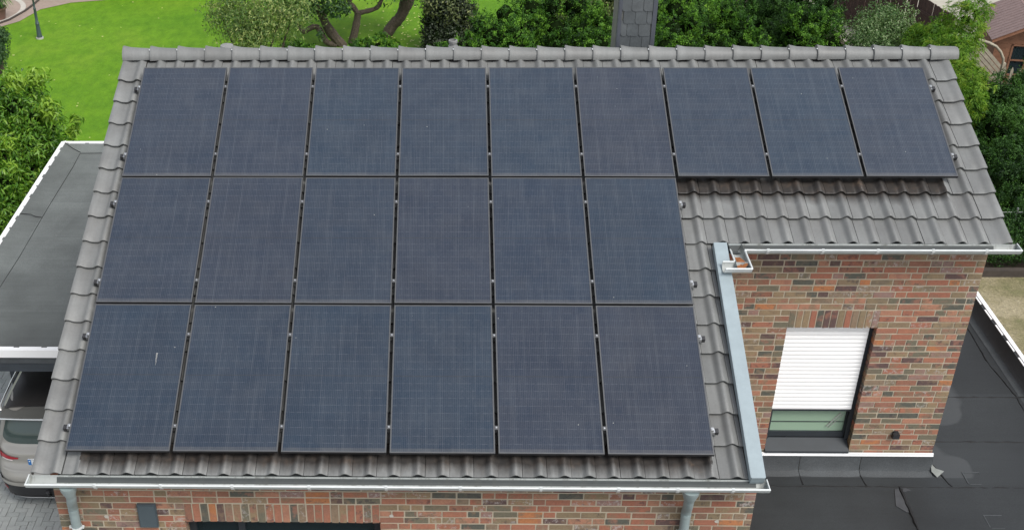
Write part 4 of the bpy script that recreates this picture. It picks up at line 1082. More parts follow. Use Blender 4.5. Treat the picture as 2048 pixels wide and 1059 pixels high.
for sgn in (-1, 1):
    m = MB(); m.tube([(-2.575 + sgn * 0.655, 0.85, 1.60), (-2.575 + sgn * 0.668, 0.92, 1.66), (-2.575 + sgn * 0.672, 1.5, 1.69), (-2.575 + sgn * 0.672, 2.4, 1.685), (-2.575 + sgn * 0.66, 2.6, 1.65)], 0.016, 8); m.build('roof_rail', M['chrome'], car, smooth=True)
m = MB(); m.box(-2.80, -2.28, 0.435, 0.482, 0.845, 0.955); pl = m.build('licence_plate', M['plate'], car)
m = MB(); m.box(-2.798, -2.750, 0.431, 0.4345, 0.847, 0.953); m.build('country_band', M['plate_blue'], pl)
m = MB(); m.lathe([(0.0, 0.012), (0.010, 0.011), (0.012, 0.0)], 10, Matrix.Translation((-2.774, 0.4305, 0.92)) @ Matrix.Rotation(math.pi / 2, 4, 'X') @ Matrix.Diagonal((1, 1, 0.1, 1))); m.build('star_ring', M['plate'], pl)
m = MB(); m.tube([(-2.50, 0.50, 0.32), (-2.50, 0.28, 0.34), (-2.50, 0.23, 0.38), (-2.50, 0.23, 0.43)], 0.022, 10); m.lathe([(0.0, 0.05), (0.03, 0.04), (0.04, 0.02), (0.03, 0.0), (0.0, -0.01)], 12, Matrix.Translation((-2.50, 0.23, 0.44))); m.build('tow_bar', M['blackplastic'], car, smooth=True)
for sx in (-1, 1):
    for y in (1.25, 3.85):
        Mw = Matrix.Translation((-2.575 + sx * 0.80, y, 0.385)) @ Matrix.Rotation(sx * math.pi / 2, 4, 'Y')
        m = MB(); m.lathe([(0.22, -0.10), (0.32, -0.11), (0.335, -0.07), (0.335, 0.09), (0.32, 0.115), (0.22, 0.11), (0.22, -0.10)], 28, Mw); wh = m.build('wheel', M['rubber'], car, smooth=True, angle=40)
        m = MB(); m.lathe([(0.0, 0.10), (0.05, 0.105), (0.06, 0.085), (0.20, 0.095), (0.222, 0.11)], 20, Mw); m.build('rim', M['chrome'], wh, smooth=True)

# ================================================================== GARDEN
def foliage_mesh(name, lobes, n, L, W, mat, seed, up=0.35, spray=0, sprayr=0.1, inner=0.68, droop=0.0, squash=0.9, bump=0.28, tone_c=0.5, tone_v=0.22, sjit=0.28):
    r_ = np.random.default_rng(seed)
    lob = np.array(lobes, float); wgt = lob[:, 3] ** 2; wgt /= wgt.sum()
    nc = n if not spray else max(1, n // spray)
    li = r_.choice(len(lob), nc, p=wgt)
    d = r_.normal(size=(nc, 3)); d /= np.linalg.norm(d, axis=1)[:, None]
    ph = r_.uniform(0, 6.28, (len(lob), 3))[li]
    f = 4.0
    bmp = np.sin(d[:, 0] * f * 1.3 + ph[:, 0]) * np.sin(d[:, 1] * f * 1.1 + ph[:, 1]) + 0.6 * np.sin(d[:, 2] * f * 2.1 + ph[:, 2] + d[:, 0] * 5)
    rad = lob[li, 3] * (1 + bump * bmp) * (inner + (1.08 - inner) * np.sqrt(r_.random(nc)))
    c = lob[li, :3] + d * rad[:, None] * np.array([1, 1, squash])
    nrm = d * (1 - up) + np.array([0, 0, 1]) * up + r_.normal(size=(nc, 3)) * (0.45 if spray else 0.6)
    nrm /= np.linalg.norm(nrm, axis=1)[:, None]
    low = np.sin(c[:, 0] * 2.3 + seed) * np.sin(c[:, 1] * 1.9 + 1.7 * seed) * np.sin(c[:, 2] * 2.7 + 0.3 * seed)
    tone = tone_c + 0.2 * low + r_.normal(size=nc) * tone_v
    ax = np.cross(nrm, r_.normal(size=(nc, 3))); ax /= np.linalg.norm(ax, axis=1)[:, None]
    if spray:
        rep = np.repeat(np.arange(nc), spray); m_ = len(rep)
        c2, n2, a2 = c[rep], nrm[rep], ax[rep]; b2 = np.cross(n2, a2)
        ang = r_.uniform(-1.35, 1.35, m_); rr = sprayr * (0.15 + 0.85 * r_.random(m_))
        out = (c2 - lob[li[rep], :3]); out /= np.linalg.norm(out, axis=1)[:, None] + 1e-6
        o2 = out - n2 * (out * n2).sum(1)[:, None] + a2 * 0.2; o2 /= np.linalg.norm(o2, axis=1)[:, None] + 1e-6
        s2 = np.cross(n2, o2)
        dirv = o2 * np.cos(ang)[:, None] + s2 * np.sin(ang)[:, None]
        c = c2 + dirv * rr[:, None] + n2 * (r_.normal(size=m_) * 0.012 * (1 + 4 * (sjit > 0.4)))[:, None]
        nrm = n2 + r_.normal(size=(m_, 3)) * sjit; nrm /= np.linalg.norm(nrm, axis=1)[:, None]
        ax = dirv; tone = tone[rep] + r_.normal(size=m_) * 0.08 + 0.16 * (rr / sprayr - 0.5)
    m_ = len(c)
    if droop:
        ax = ax + np.array([0, 0, -droop]); 
    ax = ax - nrm * (ax * nrm).sum(1)[:, None]; ax /= np.linalg.norm(ax, axis=1)[:, None] + 1e-9
    sd = np.cross(nrm, ax); ls = (L * r_.uniform(0.65, 1.3, m_))[:, None]; ws = (W * r_.uniform(0.7, 1.3, m_))[:, None]
    fold = nrm * (ws * 0.35)
    P = np.stack([c - ax * ls * 0.5, c + sd * ws * 0.5 + fold - ax * ls * 0.02, c + ax * ls * 0.5 - (np.array([0, 0, 1]) * droop * 0.25) * ls, c - sd * ws * 0.5 + fold - ax * ls * 0.02], 1).reshape(-1, 3)
    me = bpy.data.meshes.new(name)
    me.vertices.add(4 * m_); me.vertices.foreach_set('co', P.astype(np.float32).ravel())
    idx = np.arange(m_)[:, None] * 4 + np.array([0, 1, 2, 0, 2, 3])
    me.loops.add(6 * m_); me.loops.foreach_set('vertex_index', idx.ravel().astype(np.int32))
    me.polygons.add(2 * m_); me.polygons.foreach_set('loop_start', np.arange(2 * m_, dtype=np.int32) * 3); me.polygons.foreach_set('loop_total', np.full(2 * m_, 3, np.int32))
    a = me.attributes.new('tone', 'FLOAT', 'FACE'); a.data.foreach_set('value', np.repeat(np.clip(tone, 0, 1), 2).astype(np.float32))
    me.materials.append(mat); me.update(calc_edges=True); return me
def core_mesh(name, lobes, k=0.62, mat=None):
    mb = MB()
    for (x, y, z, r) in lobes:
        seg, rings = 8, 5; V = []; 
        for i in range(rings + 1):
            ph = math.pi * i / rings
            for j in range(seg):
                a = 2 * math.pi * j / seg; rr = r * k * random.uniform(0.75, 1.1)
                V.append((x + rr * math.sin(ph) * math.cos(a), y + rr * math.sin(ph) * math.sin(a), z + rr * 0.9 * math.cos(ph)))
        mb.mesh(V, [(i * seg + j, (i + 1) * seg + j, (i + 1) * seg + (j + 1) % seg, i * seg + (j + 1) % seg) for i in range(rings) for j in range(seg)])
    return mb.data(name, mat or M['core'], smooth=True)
def clumps(lobes, k=9, f=0.42, seed=0):
    """break smooth lobes up into many smaller tufts with gaps between them"""
    r_ = random.Random(seed); out = []
    for (x, y, z, r) in lobes:
        for _ in range(k):
            d = Vector((r_.gauss(0, 1), r_.gauss(-0.25, 1), r_.gauss(0.35, 1))).normalized() * r * r_.uniform(0.6, 0.95)
            out.append((x + d.x, y + d.y, z + d.z * 0.9, r * f * r_.uniform(0.65, 1.25)))
    return out
def plant(name, label, cat, lobes, n, L, W, mat, seed, group=None, core=0.33, stems=True, clump=False, **kw):
    a = np.array(lobes); base = (float(a[:, 0].mean()), float(a[:, 1].mean()), 0.0)
    root = empty(name, base, label, cat, group)
    tufts = clumps(lobes, 9, 0.42, seed) if clump else lobes
    tag(link(bpy.data.objects.new('foliage', foliage_mesh('foliage', tufts, n, L, W, mat, seed, **kw)), root), kind='stuff')
    if core: tag(link(bpy.data.objects.new('inner_twigs', core_mesh('inner_twigs', lobes, core)), root), kind='stuff')  # dark lobes stand in for twigs and the shade among them
    if stems:
        mb = MB()
        for (x, y, z, r) in lobes:
            b0 = Vector((base[0] + (x - base[0]) * 0.35, base[1] + (y - base[1]) * 0.35, 0.0)); e = Vector((x, y, z))
            mid = (b0 + e) / 2 + Vector((random.uniform(-0.1, 0.1), random.uniform(-0.1, 0.1), 0.1))
            mb.tube([b0, mid, e], [0.05, 0.035, 0.012], 6)
        mb.build('stem', M['bark'], root, smooth=True)
    return root
def below(lobes, zmin=0.25, step=0.75, grow=1.05):
    """repeat the lobes downwards so that a shrub is closed to the ground"""
    out = list(lobes)
    for (x, y, z, r) in lobes:
        zz = z - step * r * 1.3; rr = r
        while zz > zmin:
            rr *= grow; out.append((x + random.uniform(-0.1, 0.1), y + random.uniform(-0.1, 0.1) + 0.1, zz, min(rr, 0.8))); zz -= step * rr * 1.3
    return out
LF = dict(
    con=mat_leaf('conifer_green', (0.010, 0.032, 0.006), (0.045, 0.13, 0.013), (0.135, 0.29, 0.026), 0.2, 0.55, 0.25),
    dark=mat_leaf('dark_conifer', (0.009, 0.026, 0.007), (0.026, 0.074, 0.012), (0.06, 0.145, 0.02), 0.15, 0.55, 0.25),
    bright=mat_leaf('golden_thuja', (0.045, 0.12, 0.012), (0.12, 0.25, 0.022), (0.25, 0.34, 0.035), 0.3, 0.55, 0.25),
    silver=mat_leaf('silver_leaf', (0.03, 0.085, 0.02), (0.10, 0.18, 0.055), (0.28, 0.34, 0.18), 0.25),
    olive=mat_leaf('olive_leaf', (0.045, 0.07, 0.025), (0.13, 0.16, 0.055), (0.26, 0.27, 0.11), 0.25),
    weep=mat_leaf('willow_leaf', (0.04, 0.09, 0.022), (0.145, 0.23, 0.06), (0.37, 0.40, 0.14), 0.3),
    apple=mat_leaf('apple_leaf', (0.014, 0.038, 0.012), (0.032, 0.082, 0.022), (0.08, 0.15, 0.05), 0.25),
    cherry=mat_leaf('laurel_leaf', (0.030, 0.095, 0.010), (0.10, 0.235, 0.020), (0.235, 0.375, 0.04), 0.32, 0.4, 0.4),
    ivy=mat_leaf('ivy_leaf', (0.010, 0.016, 0.009), (0.022, 0.032, 0.016), (0.06, 0.085, 0.035), 0.1),
)
PL = {
'leftbush':[(-5.02,8.60,3.45,0.55),(-4.60,8.40,3.30,0.46),(-5.05,7.60,3.00,0.62),(-4.58,7.80,2.90,0.40),(-5.39,9.20,3.58,0.45),(-4.78,6.60,2.70,0.48),(-4.95,6.00,2.6,0.48),(-4.42,8.3,2.8,0.30),(-4.85,5.20,2.35,0.40),(-4.79,9.00,3.66,0.33),(-5.60,7.40,3.05,0.74),(-6.04,8.80,3.31,0.67),(-5.35,6.00,2.55,0.61),(-4.45,8.9,2.9,0.4)],
'A':[(5.01,16.50,2.09,0.52),(4.69,17.00,2.19,0.41),(5.60,16.50,2.16,0.47),(5.37,17.50,2.36,0.56),(6.07,18.00,2.40,0.51),(4.47,16.00,1.93,0.47),(5.78,16.00,1.86,0.47)],
'B':[(6.85,18.00,1.74,0.60),(6.70,19.00,2.14,0.58),(7.41,19.00,2.07,0.66),(6.86,17.00,1.49,0.62)],
'B2':[(7.55,17.50,1.87,0.51),(7.93,18.00,2.12,0.54),(7.91,17.00,1.77,0.47)],
'C':[(9.71,16.50,2.28,0.47),(9.47,16.00,1.99,0.41),(10.12,16.30,1.81,0.41),(9.86,17.20,2.59,0.50),(10.32,17.00,2.31,0.34)],
'D':[(11.45,18.00,2.21,0.64),(11.68,17.60,1.92,0.55),(10.88,17.60,1.83,0.49),(11.80,17.00,1.62,0.51),(11.14,17.00,1.55,0.48)],
'E':[(13.07,19.50,1.82,0.58),(12.83,18.50,1.43,0.45),(13.03,18.00,1.18,0.47)],
'F':[(13.50,18.00,2.10,0.53),(13.95,17.60,2.03,0.50),(13.38,17.00,1.69,0.49),(14.11,17.00,1.69,0.49),(13.20,18.00,1.82,0.41)],
'backhedge':[(9.6,21.5,1.75,0.7),(10.3,21.3,1.8,0.65),(11.14,21.00,1.77,0.63),(12.12,21.50,1.76,0.72),(13.17,21.50,1.69,0.72),(14.21,21.50,1.68,0.73),(15.1,21.50,1.45,0.6)],
'olivehedge':[(8.05,21.00,1.71,0.46),(8.57,21.00,1.63,0.47),(7.58,21.50,1.70,0.55),(9.0,21.4,1.6,0.5)],
'silver':[(14.78,16.60,2.10,0.52),(15.34,16.60,2.24,0.52),(15.76,17.00,2.37,0.44),(15.16,17.20,2.37,0.44),(15.77,16.40,2.04,0.43),(15.02,16.00,1.92,0.57),(15.59,17.40,2.53,0.21)],
'bright':[(16.05,15.20,2.45,0.42),(16.10,14.40,2.30,0.54),(16.67,15.20,2.98,0.50),(16.62,14.80,2.61,0.40),(16.19,13.60,2.04,0.54),(16.02,15.40,2.33,0.39),(15.80,15.60,2.25,0.36),(16.21,13.00,1.78,0.40),(17.00,15.40,3.10,0.34)],
'darkR':[(17.44,14.00,1.49,0.56),(17.65,13.50,1.31,0.62),(16.86,12.60,1.18,0.60),(17.12,12.00,1.06,0.66),(18.09,14.50,1.62,0.42),(16.89,13.20,1.24,0.38)],
'darkR2':[(16.48,11.50,0.95,0.58),(17.05,11.20,0.8,0.65),(16.30,10.40,0.75,0.57),(16.92,10.20,0.6,0.64),(16.3,9.6,0.65,0.5),(17.0,9.4,0.6,0.55)],
'lowhedgeR':[(15.4,8.35,0.42,0.40),(15.95,8.30,0.45,0.42),(14.9,8.4,0.36,0.36),(16.6,8.4,0.45,0.45),(15.6,8.7,0.7,0.35),(16.2,8.8,0.75,0.4)],
'weep':[(-2.19,19.00,2.02,0.81),(-1.43,18.60,2.01,0.73),(-0.87,18.60,1.93,0.65),(-1.99,18.40,1.64,0.61),(-1.41,18.20,1.57,0.58),(-1.75,18.00,1.35,0.43),(-0.48,19.00,2.09,0.66),(-2.66,19.20,1.88,0.52)],
'apple':[(-0.42,21.50,1.45,0.60),(0.20,21.50,1.55,0.62),(0.46,21.00,1.37,0.33),(-0.07,22.00,1.85,0.95),(-1.28,22.00,1.9,0.95),(1.46,22.00,2.0,0.70),(0.76,21.00,1.40,0.24),(2.38,22.00,2.05,0.85),(0.03,20.7,0.66,0.14)],
'low1':[(-0.72,20.30,0.35,0.27),(-0.42,20.30,0.33,0.26),(-0.94,20.30,0.36,0.24)],
'low2':[(1.31,20.20,0.42,0.34),(1.76,20.20,0.48,0.40),(2.13,20.00,0.42,0.32),(1.09,20.00,0.35,0.28)],
'low3':[(3.61,19.00,0.62,0.36),(3.95,19.00,0.66,0.36),(3.35,19.00,0.55,0.28)],
'ivy':[(3.60,21.00,1.03,0.50),(3.75,21.20,1.50,0.56),(3.98,20.60,0.71,0.49),(3.58,20.60,0.63,0.42),(4.28,21.20,1.19,0.47),(3.35,21.30,1.45,0.26),(3.56,20.40,0.39,0.36)],
'leftdark':[(-9.36,19.60,0.95,0.32),(-9.28,19.00,0.75,0.36),(-9.30,19.80,1.09,0.19),(-9.7,19.4,0.7,0.4)],
}
CON = dict(spray=26, sprayr=0.085, up=0.45, bump=0.2, inner=0.55, sjit=0.6, tone_v=0.30, clump=True, core=0.52)
HG = 'conifer shrubs behind the house'
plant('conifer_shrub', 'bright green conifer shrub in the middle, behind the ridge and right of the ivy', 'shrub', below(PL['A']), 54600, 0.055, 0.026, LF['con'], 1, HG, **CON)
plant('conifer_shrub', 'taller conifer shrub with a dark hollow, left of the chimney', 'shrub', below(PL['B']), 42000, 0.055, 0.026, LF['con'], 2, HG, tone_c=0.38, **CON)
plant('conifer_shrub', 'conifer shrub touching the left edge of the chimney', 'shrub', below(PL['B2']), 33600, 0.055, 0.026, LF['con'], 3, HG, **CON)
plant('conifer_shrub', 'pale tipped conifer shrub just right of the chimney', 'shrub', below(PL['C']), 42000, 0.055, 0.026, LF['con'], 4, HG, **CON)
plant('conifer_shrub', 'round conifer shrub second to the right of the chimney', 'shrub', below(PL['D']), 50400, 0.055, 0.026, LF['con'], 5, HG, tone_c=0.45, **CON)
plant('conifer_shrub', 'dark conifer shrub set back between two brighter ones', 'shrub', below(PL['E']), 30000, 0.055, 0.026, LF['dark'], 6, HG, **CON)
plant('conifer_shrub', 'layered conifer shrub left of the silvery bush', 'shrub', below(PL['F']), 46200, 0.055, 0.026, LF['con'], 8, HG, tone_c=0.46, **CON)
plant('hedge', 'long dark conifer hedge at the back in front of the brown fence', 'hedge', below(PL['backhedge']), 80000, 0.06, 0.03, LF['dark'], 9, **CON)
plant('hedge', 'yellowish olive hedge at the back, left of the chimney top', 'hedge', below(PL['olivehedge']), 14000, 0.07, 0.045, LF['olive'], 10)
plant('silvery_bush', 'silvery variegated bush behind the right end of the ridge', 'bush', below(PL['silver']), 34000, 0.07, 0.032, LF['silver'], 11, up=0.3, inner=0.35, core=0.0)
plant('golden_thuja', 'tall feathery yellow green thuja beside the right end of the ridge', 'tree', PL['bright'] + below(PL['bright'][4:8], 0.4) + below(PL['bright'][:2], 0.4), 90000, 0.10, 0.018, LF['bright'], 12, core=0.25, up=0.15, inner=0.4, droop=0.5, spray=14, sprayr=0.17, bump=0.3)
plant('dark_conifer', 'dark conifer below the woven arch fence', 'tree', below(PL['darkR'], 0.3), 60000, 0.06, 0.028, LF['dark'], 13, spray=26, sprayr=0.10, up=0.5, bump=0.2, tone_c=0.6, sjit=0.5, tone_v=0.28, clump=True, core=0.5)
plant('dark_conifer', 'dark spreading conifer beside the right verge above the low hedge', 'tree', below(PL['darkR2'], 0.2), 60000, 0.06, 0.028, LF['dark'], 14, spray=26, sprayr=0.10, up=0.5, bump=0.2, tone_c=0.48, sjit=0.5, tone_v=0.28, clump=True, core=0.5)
plant('hedge', 'low dull green hedge behind the sleeper edge of the dry yard', 'hedge', PL['lowhedgeR'], 16000, 0.05, 0.025, LF['dark'], 15, up=0.3, stems=False)
plant('weeping_shrub', 'pale weeping shrub with yellowing leaves on the lawn left of the old tree', 'shrub', PL['weep'] + [(-1.6, 18.3, 0.9, 0.42), (-1.5, 18.2, 0.5, 0.35)], 11000, 0.10, 0.032, LF['weep'], 16, bump=0.55, up=0.2, inner=0.3, droop=0.6, core=0.0, tone_v=0.28)
plant('low_shrub', 'low evergreen tuft left of the old tree trunk', 'shrub', PL['low1'], 3600, 0.07, 0.035, LF['con'], 17, 'low shrubs at the foot of the lawn', spray=10, sprayr=0.09, stems=False)
plant('low_shrub', 'low evergreen clump under the leaning limb of the old tree', 'shrub', PL['low2'], 6000, 0.07, 0.035, LF['con'], 18, 'low shrubs at the foot of the lawn', spray=10, sprayr=0.1, stems=False)
plant('low_shrub', 'low evergreen clump beneath the ivy clad stump beside the slim vent pipe', 'shrub', PL['low3'], 6000, 0.07, 0.035, LF['con'], 19, 'low shrubs at the foot of the lawn', spray=10, sprayr=0.1, stems=False)
iv = plant('ivy_clad_stump', 'dark ivy clad stump between the lawn and the conifers', 'stump', below(PL['ivy'], 0.2), 16000, 0.07, 0.055, LF['ivy'], 20, up=0.1, stems=False, core=0.75)
tag(link(bpy.data.objects.new('pale_shoots', foliage_mesh('pale_shoots', [(3.7, 20.9, 1.45, 0.5), (4.2, 20.8, 1.3, 0.5), (3.4, 20.9, 1.6, 0.35)], 900, 0.09, 0.045, LF['olive'], 33, droop=0.5)), iv), kind='stuff')
plant('small_bush', 'small dark bush at the left edge of the lawn near the lamp post', 'bush', PL['leftdark'], 5000, 0.09, 0.03, LF['apple'], 21, inner=0.3, core=0.45)
plant('hedge', 'low clipped dark hedge beyond the red garden path', 'hedge', [(-10.3 + 0.45 * i, 26.55 + (0.02 * i), 0.22, 0.34) for i in range(14)], 14000, 0.06, 0.035, LF['con'], 22, stems=False, tone_c=0.3)

# leafy shrub beside the carport with leaves big enough to tell apart
lb = plant('leafy_shrub', 'big glossy leaved shrub with yellow shoots beside the carport roof', 'shrub', below(PL['leftbush'], 0.6), 36000, 0.125, 0.04, LF['cherry'], 23, up=0.45, inner=0.4, droop=0.5, core=0.3, tone_c=0.5, tone_v=0.22, bump=0.42)
tag(link(bpy.data.objects.new('young_shoots', foliage_mesh('young_shoots', [(-4.6, 8.9, 3.95, 0.24), (-4.95, 8.6, 4.0, 0.22), (-4.2, 8.2, 3.62, 0.22), (-3.72, 8.3, 3.30, 0.14), (-3.8, 8.3, 3.05, 0.14), (-4.25, 8.3, 3.45, 0.2), (-5.1, 7.2, 3.75, 0.2), (-4.75, 7.1, 3.3, 0.16), (-4.55, 6.5, 3.1, 0.14)], 900, 0.16, 0.05, LF['cherry'], 34, droop=0.6, tone_c=0.92, inner=0.2)), lb), kind='stuff')
lm_ = MB(); V = []
for i, (w, z) in enumerate(((0.0, 0.0), (0.020, 0.010), (0.026, 0.006), (0.019, -0.012), (0.0, -0.045))):
    y = i * 0.045; V += [(-w, y, z + 0.010 * (w > 0)), (0, y, z), (w, y, z + 0.010 * (w > 0))]
lm_.mesh(V, [(i * 3 + j, i * 3 + j + 1, i * 3 + 4 + j, i * 3 + 3 + j) for i in range(4) for j in range(2)])
def mat_single(name, c0, c1):
    t = NT(name); c = t.mix(t.rand(), c0, c1); t.base(c); t.set(Roughness=0.38)
    tr = t.n('BsdfTranslucent'); t.l(c, tr.inputs['Color']); mx = t.n('MixShader'); mx.inputs[0].default_value = 0.3
    t.l(t.b.outputs[0], mx.inputs[1]); t.l(tr.outputs[0], mx.inputs[2]); t.l(mx.outputs[0], t.out.inputs['Surface']); return t.m
LEAF = lm_.data('leaf', mat_single('shrub_leaf', (0.075, 0.19, 0.02), (0.20, 0.33, 0.035)), smooth=True)
lob = PL['leftbush']; cnt = 0
for _ in range(6000):
    if cnt >= 260: break
    x, y, z, r = random.choice(lob)
    d = Vector((random.gauss(0, 1), random.gauss(-0.6, 1), random.gauss(0.6, 1))).normalized()
    p = Vector((x, y, z)) + d * r * random.uniform(0.98, 1.15)
    if not inframe(p, 10): continue
    a0 = random.uniform(0, 6.28)
    for q in range(random.choice((4, 5, 6))):       # a whorl of drooping leaves
        if cnt >= 260: break
        a = a0 + q * 1.15 + random.uniform(-0.2, 0.2)
        R = Matrix.Translation(p) @ Matrix.Rotation(a, 4, 'Z') @ Matrix.Rotation(random.uniform(-0.7, 0.05), 4, 'X') @ Matrix.Scale(random.uniform(0.6, 0.95), 4)
        link(bpy.data.objects.new('leaf', LEAF), lb, R); cnt += 1

# the old gnarled tree
tree = empty('old_apple_tree', (0.75, 21.7, 0), 'old gnarled apple tree with crooked mossy limbs leaning over the lawn', 'tree')
def limb(pts, r0, r1, seg=10):
    pts = [Vector(p) for p in pts]; out = []; n = len(pts)
    for i in range(n - 1):
        for k in range(4):
            t = k / 4; p0 = pts[max(i - 1, 0)]; p1, p2 = pts[i], pts[i + 1]; p3 = pts[min(i + 2, n - 1)]
            out.append(0.5 * ((2 * p1) + (p2 - p0) * t + (2 * p0 - 5 * p1 + 4 * p2 - p3) * t * t + (3 * p1 - p0 - 3 * p2 + p3) * t ** 3))
    out.append(pts[-1]); m = MB()
    m.tube(out, [(r0 + (r1 - r0) * i / (len(out) - 1)) * random.uniform(0.88, 1.14) for i in range(len(out))], seg); return m
limb([(0.62, 21.7, -0.1), (0.42, 21.6, 0.2), (0.15, 21.6, 0.6), (0.01, 21.6, 0.95), (-0.17, 21.6, 1.3), (-0.26, 21.7, 1.8), (-0.5, 21.8, 2.4)], 0.17, 0.08).build('trunk', M['bark'], tree, smooth=True)
limb([(0.40, 21.55, 0.05), (0.10, 21.5, 0.18), (-0.06, 21.5, 0.52), (-0.22, 21.5, 0.66), (-0.42, 21.5, 0.58), (-0.57, 21.5, 0.50), (-0.72, 21.5, 0.70), (-0.90, 21.5, 0.92), (-1.15, 21.5, 1.0), (-1.5, 21.5, 1.2)], 0.10, 0.055).build('limb', M['bark'], tree, smooth=True)
limb([(0.80, 21.8, -0.2), (0.94, 21.8, 0.29), (1.05, 21.8, 0.76), (1.09, 21.8, 1.02)], 0.13, 0.105).build('trunk', M['bark'], tree, smooth=True)
limb([(1.09, 21.8, 0.95), (0.94, 21.8, 1.18), (0.84, 21.8, 1.33), (0.93, 21.8, 1.6), (0.8, 21.9, 2.2)], 0.085, 0.05).build('limb', M['bark'], tree, smooth=True)
limb([(1.09, 21.8, 0.98), (1.38, 21.8, 1.04), (1.66, 21.8, 1.14), (1.80, 21.8, 1.34), (1.95, 21.8, 1.7), (2.1, 21.8, 2.3)], 0.075, 0.05).build('limb', M['bark'], tree, smooth=True)
limb([(1.86, 22.4, 0.0), (2.1, 22.5, 0.33), (2.36, 22.5, 0.62), (2.51, 22.5, 0.95), (2.62, 22.5, 1.3), (2.7, 22.5, 1.9), (2.6, 22.5, 2.5)], 0.15, 0.23).build('trunk', M['bark'], tree, smooth=True)
tag(link(bpy.data.objects.new('crown', foliage_mesh('crown', PL['apple'] + [(0.4, 22.2, 2.7, 1.0), (-0.8, 22.2, 2.7, 1.0), (1.8, 22.2, 2.8, 1.0), (2.7, 22.4, 2.6, 0.9)], 15000, 0.10, 0.055, LF['apple'], 30, inner=0.3, droop=0.4)), tree), kind='stuff')

# pale fallen leaves on the grass
mb = MB()
for i in range(270):
    if i < 200: x, y = random.gauss(2.6, 0.85), random.gauss(22.2, 1.5)
    else: x, y = random.uniform(-10, 3), random.uniform(12, 26)
    a = random.uniform(0, 6.28); r = random.uniform(0.018, 0.045); z = 0.03
    mb.face([(x + r * math.cos(a + k), y + r * math.sin(a + k), z + random.uniform(0, 0.012)) for k in (0, 1.3, 3.1, 4.4)])
tag(mb.build('fallen_leaves', M['paleleaf']), kind='stuff')

# lamp post
lp = empty('lamp_post', (-9.06, 22.3, 0), 'slim green grey garden lamp post standing on the lawn', 'lamp post')
Tm = Matrix.Translation((-9.06, 22.3, 0))
m = MB(); m.lathe([(0.0, 0.06), (0.115, 0.06), (0.12, 0.0)], 20, Tm); m.build('foot', M['concrete'], lp)
m = MB(); m.lathe([(0.085, 0.05), (0.088, 0.09), (0.078, 0.12), (0.056, 0.46), (0.066, 0.47), (0.068, 0.50), (0.052, 0.52), (0.060, 0.54), (0.046, 0.56), (0.040, 0.95), (0.046, 0.96), (0.046, 0.98), (0.032, 1.0), (0.028, 1.25), (0.036, 1.26), (0.036, 1.29), (0.026, 1.31), (0.022, 2.3)], 18, Tm); m.build('pole', M['lamp'], lp, smooth=True, angle=40)
m = MB(); m.lathe([(0.03, 2.3), (0.08, 2.34), (0.13, 2.62), (0.16, 2.63), (0.05, 2.75), (0.0, 2.80)], 6, Tm); m.build('lantern', M['lamp'], lp)
# pot plant
pp = empty('plant_pot', (-10.98, 24.15, 0.03), 'round brown pot with arching green leaves at the upper left corner', 'plant pot')
Tm = Matrix.Translation((-10.98, 24.15, 0.035))
m = MB(); m.lathe([(0.24, 0.0), (0.30, 0.32), (0.335, 0.33), (0.335, 0.38), (0.29, 0.38), (0.28, 0.30)], 28, Tm); m.build('pot', M['terracotta'], pp, smooth=True, angle=40)
m = MB(); m.lathe([(0.0, 0.31), (0.285, 0.31)], 20, Tm); m.build('soil', M['soil'], pp)
m = MB()
for i in range(130):
    a = random.uniform(0, 6.28); l = random.uniform(0.35, 0.6); w = 0.013; h = random.uniform(0.35, 0.62)
    d = Vector((math.cos(a), math.sin(a), 0)); s_ = Vector((-d.y, d.x, 0)) * w; c = Vector((-10.98, 24.15, 0.33)) + d * random.uniform(0, 0.15)
    pts = [c, c + d * l * 0.35 + Vector((0, 0, h * 0.7)), c + d * l * 0.75 + Vector((0, 0, h * 0.75)), c + d * l + Vector((0, 0, h * 0.35))]
    t_ = random.random()
    for p, q, k0, k1 in ((pts[0], pts[1], 1, 1), (pts[1], pts[2], 1, 0.8), (pts[2], pts[3], 0.8, 0.1)): m.face([p - s_ * k0, p + s_ * k0, q + s_ * k1, q - s_ * k1], tone=t_)
tag(m.build('leaves', LF['con'], pp, tone=True), kind='stuff')

# dark brown paling fence far right
fe = empty('paling_fence', (17.6, 21.0, 0), 'dark brown paling fence at the back right', 'fence')
path_ = [Vector((16.2, 24.2, 0)), Vector((17.0, 22.3, 0)), Vector((17.68, 20.87, 0)), Vector((18.06, 19.0, 0))]
pal = MB(); pal.box(-0.045, 0.045, -0.011, 0.011, 0.0, 1.78); PALE = pal.data('paling', M['wood_brown'])
run = 0.0
for a, b_ in zip(path_[:-1], path_[1:]):
    L = (b_ - a).length; n = int(L / 0.10); d = (b_ - a) / L
    for i in range(n):
        p = a + d * (i + 0.5) * L / n
        link(bpy.data.objects.new('paling', PALE), fe, Matrix.Translation(p + Vector((0, 0, random.uniform(-0.012, 0.012)))) @ Matrix.Rotation(math.atan2(d.y, d.x), 4, 'Z') @ Matrix.Rotation(random.uniform(-0.012, 0.012), 4, 'Y'))
    for z in (0.4, 1.4):
        m = MB(); nn = Vector((-d.y, d.x, 0)) * 0.03; m.beam(a - nn + Vector((0, 0, z)), b_ - nn + Vector((0, 0, z)), 0.04, 0.08); m.build('fence_rail', M['wood_brown'], fe)

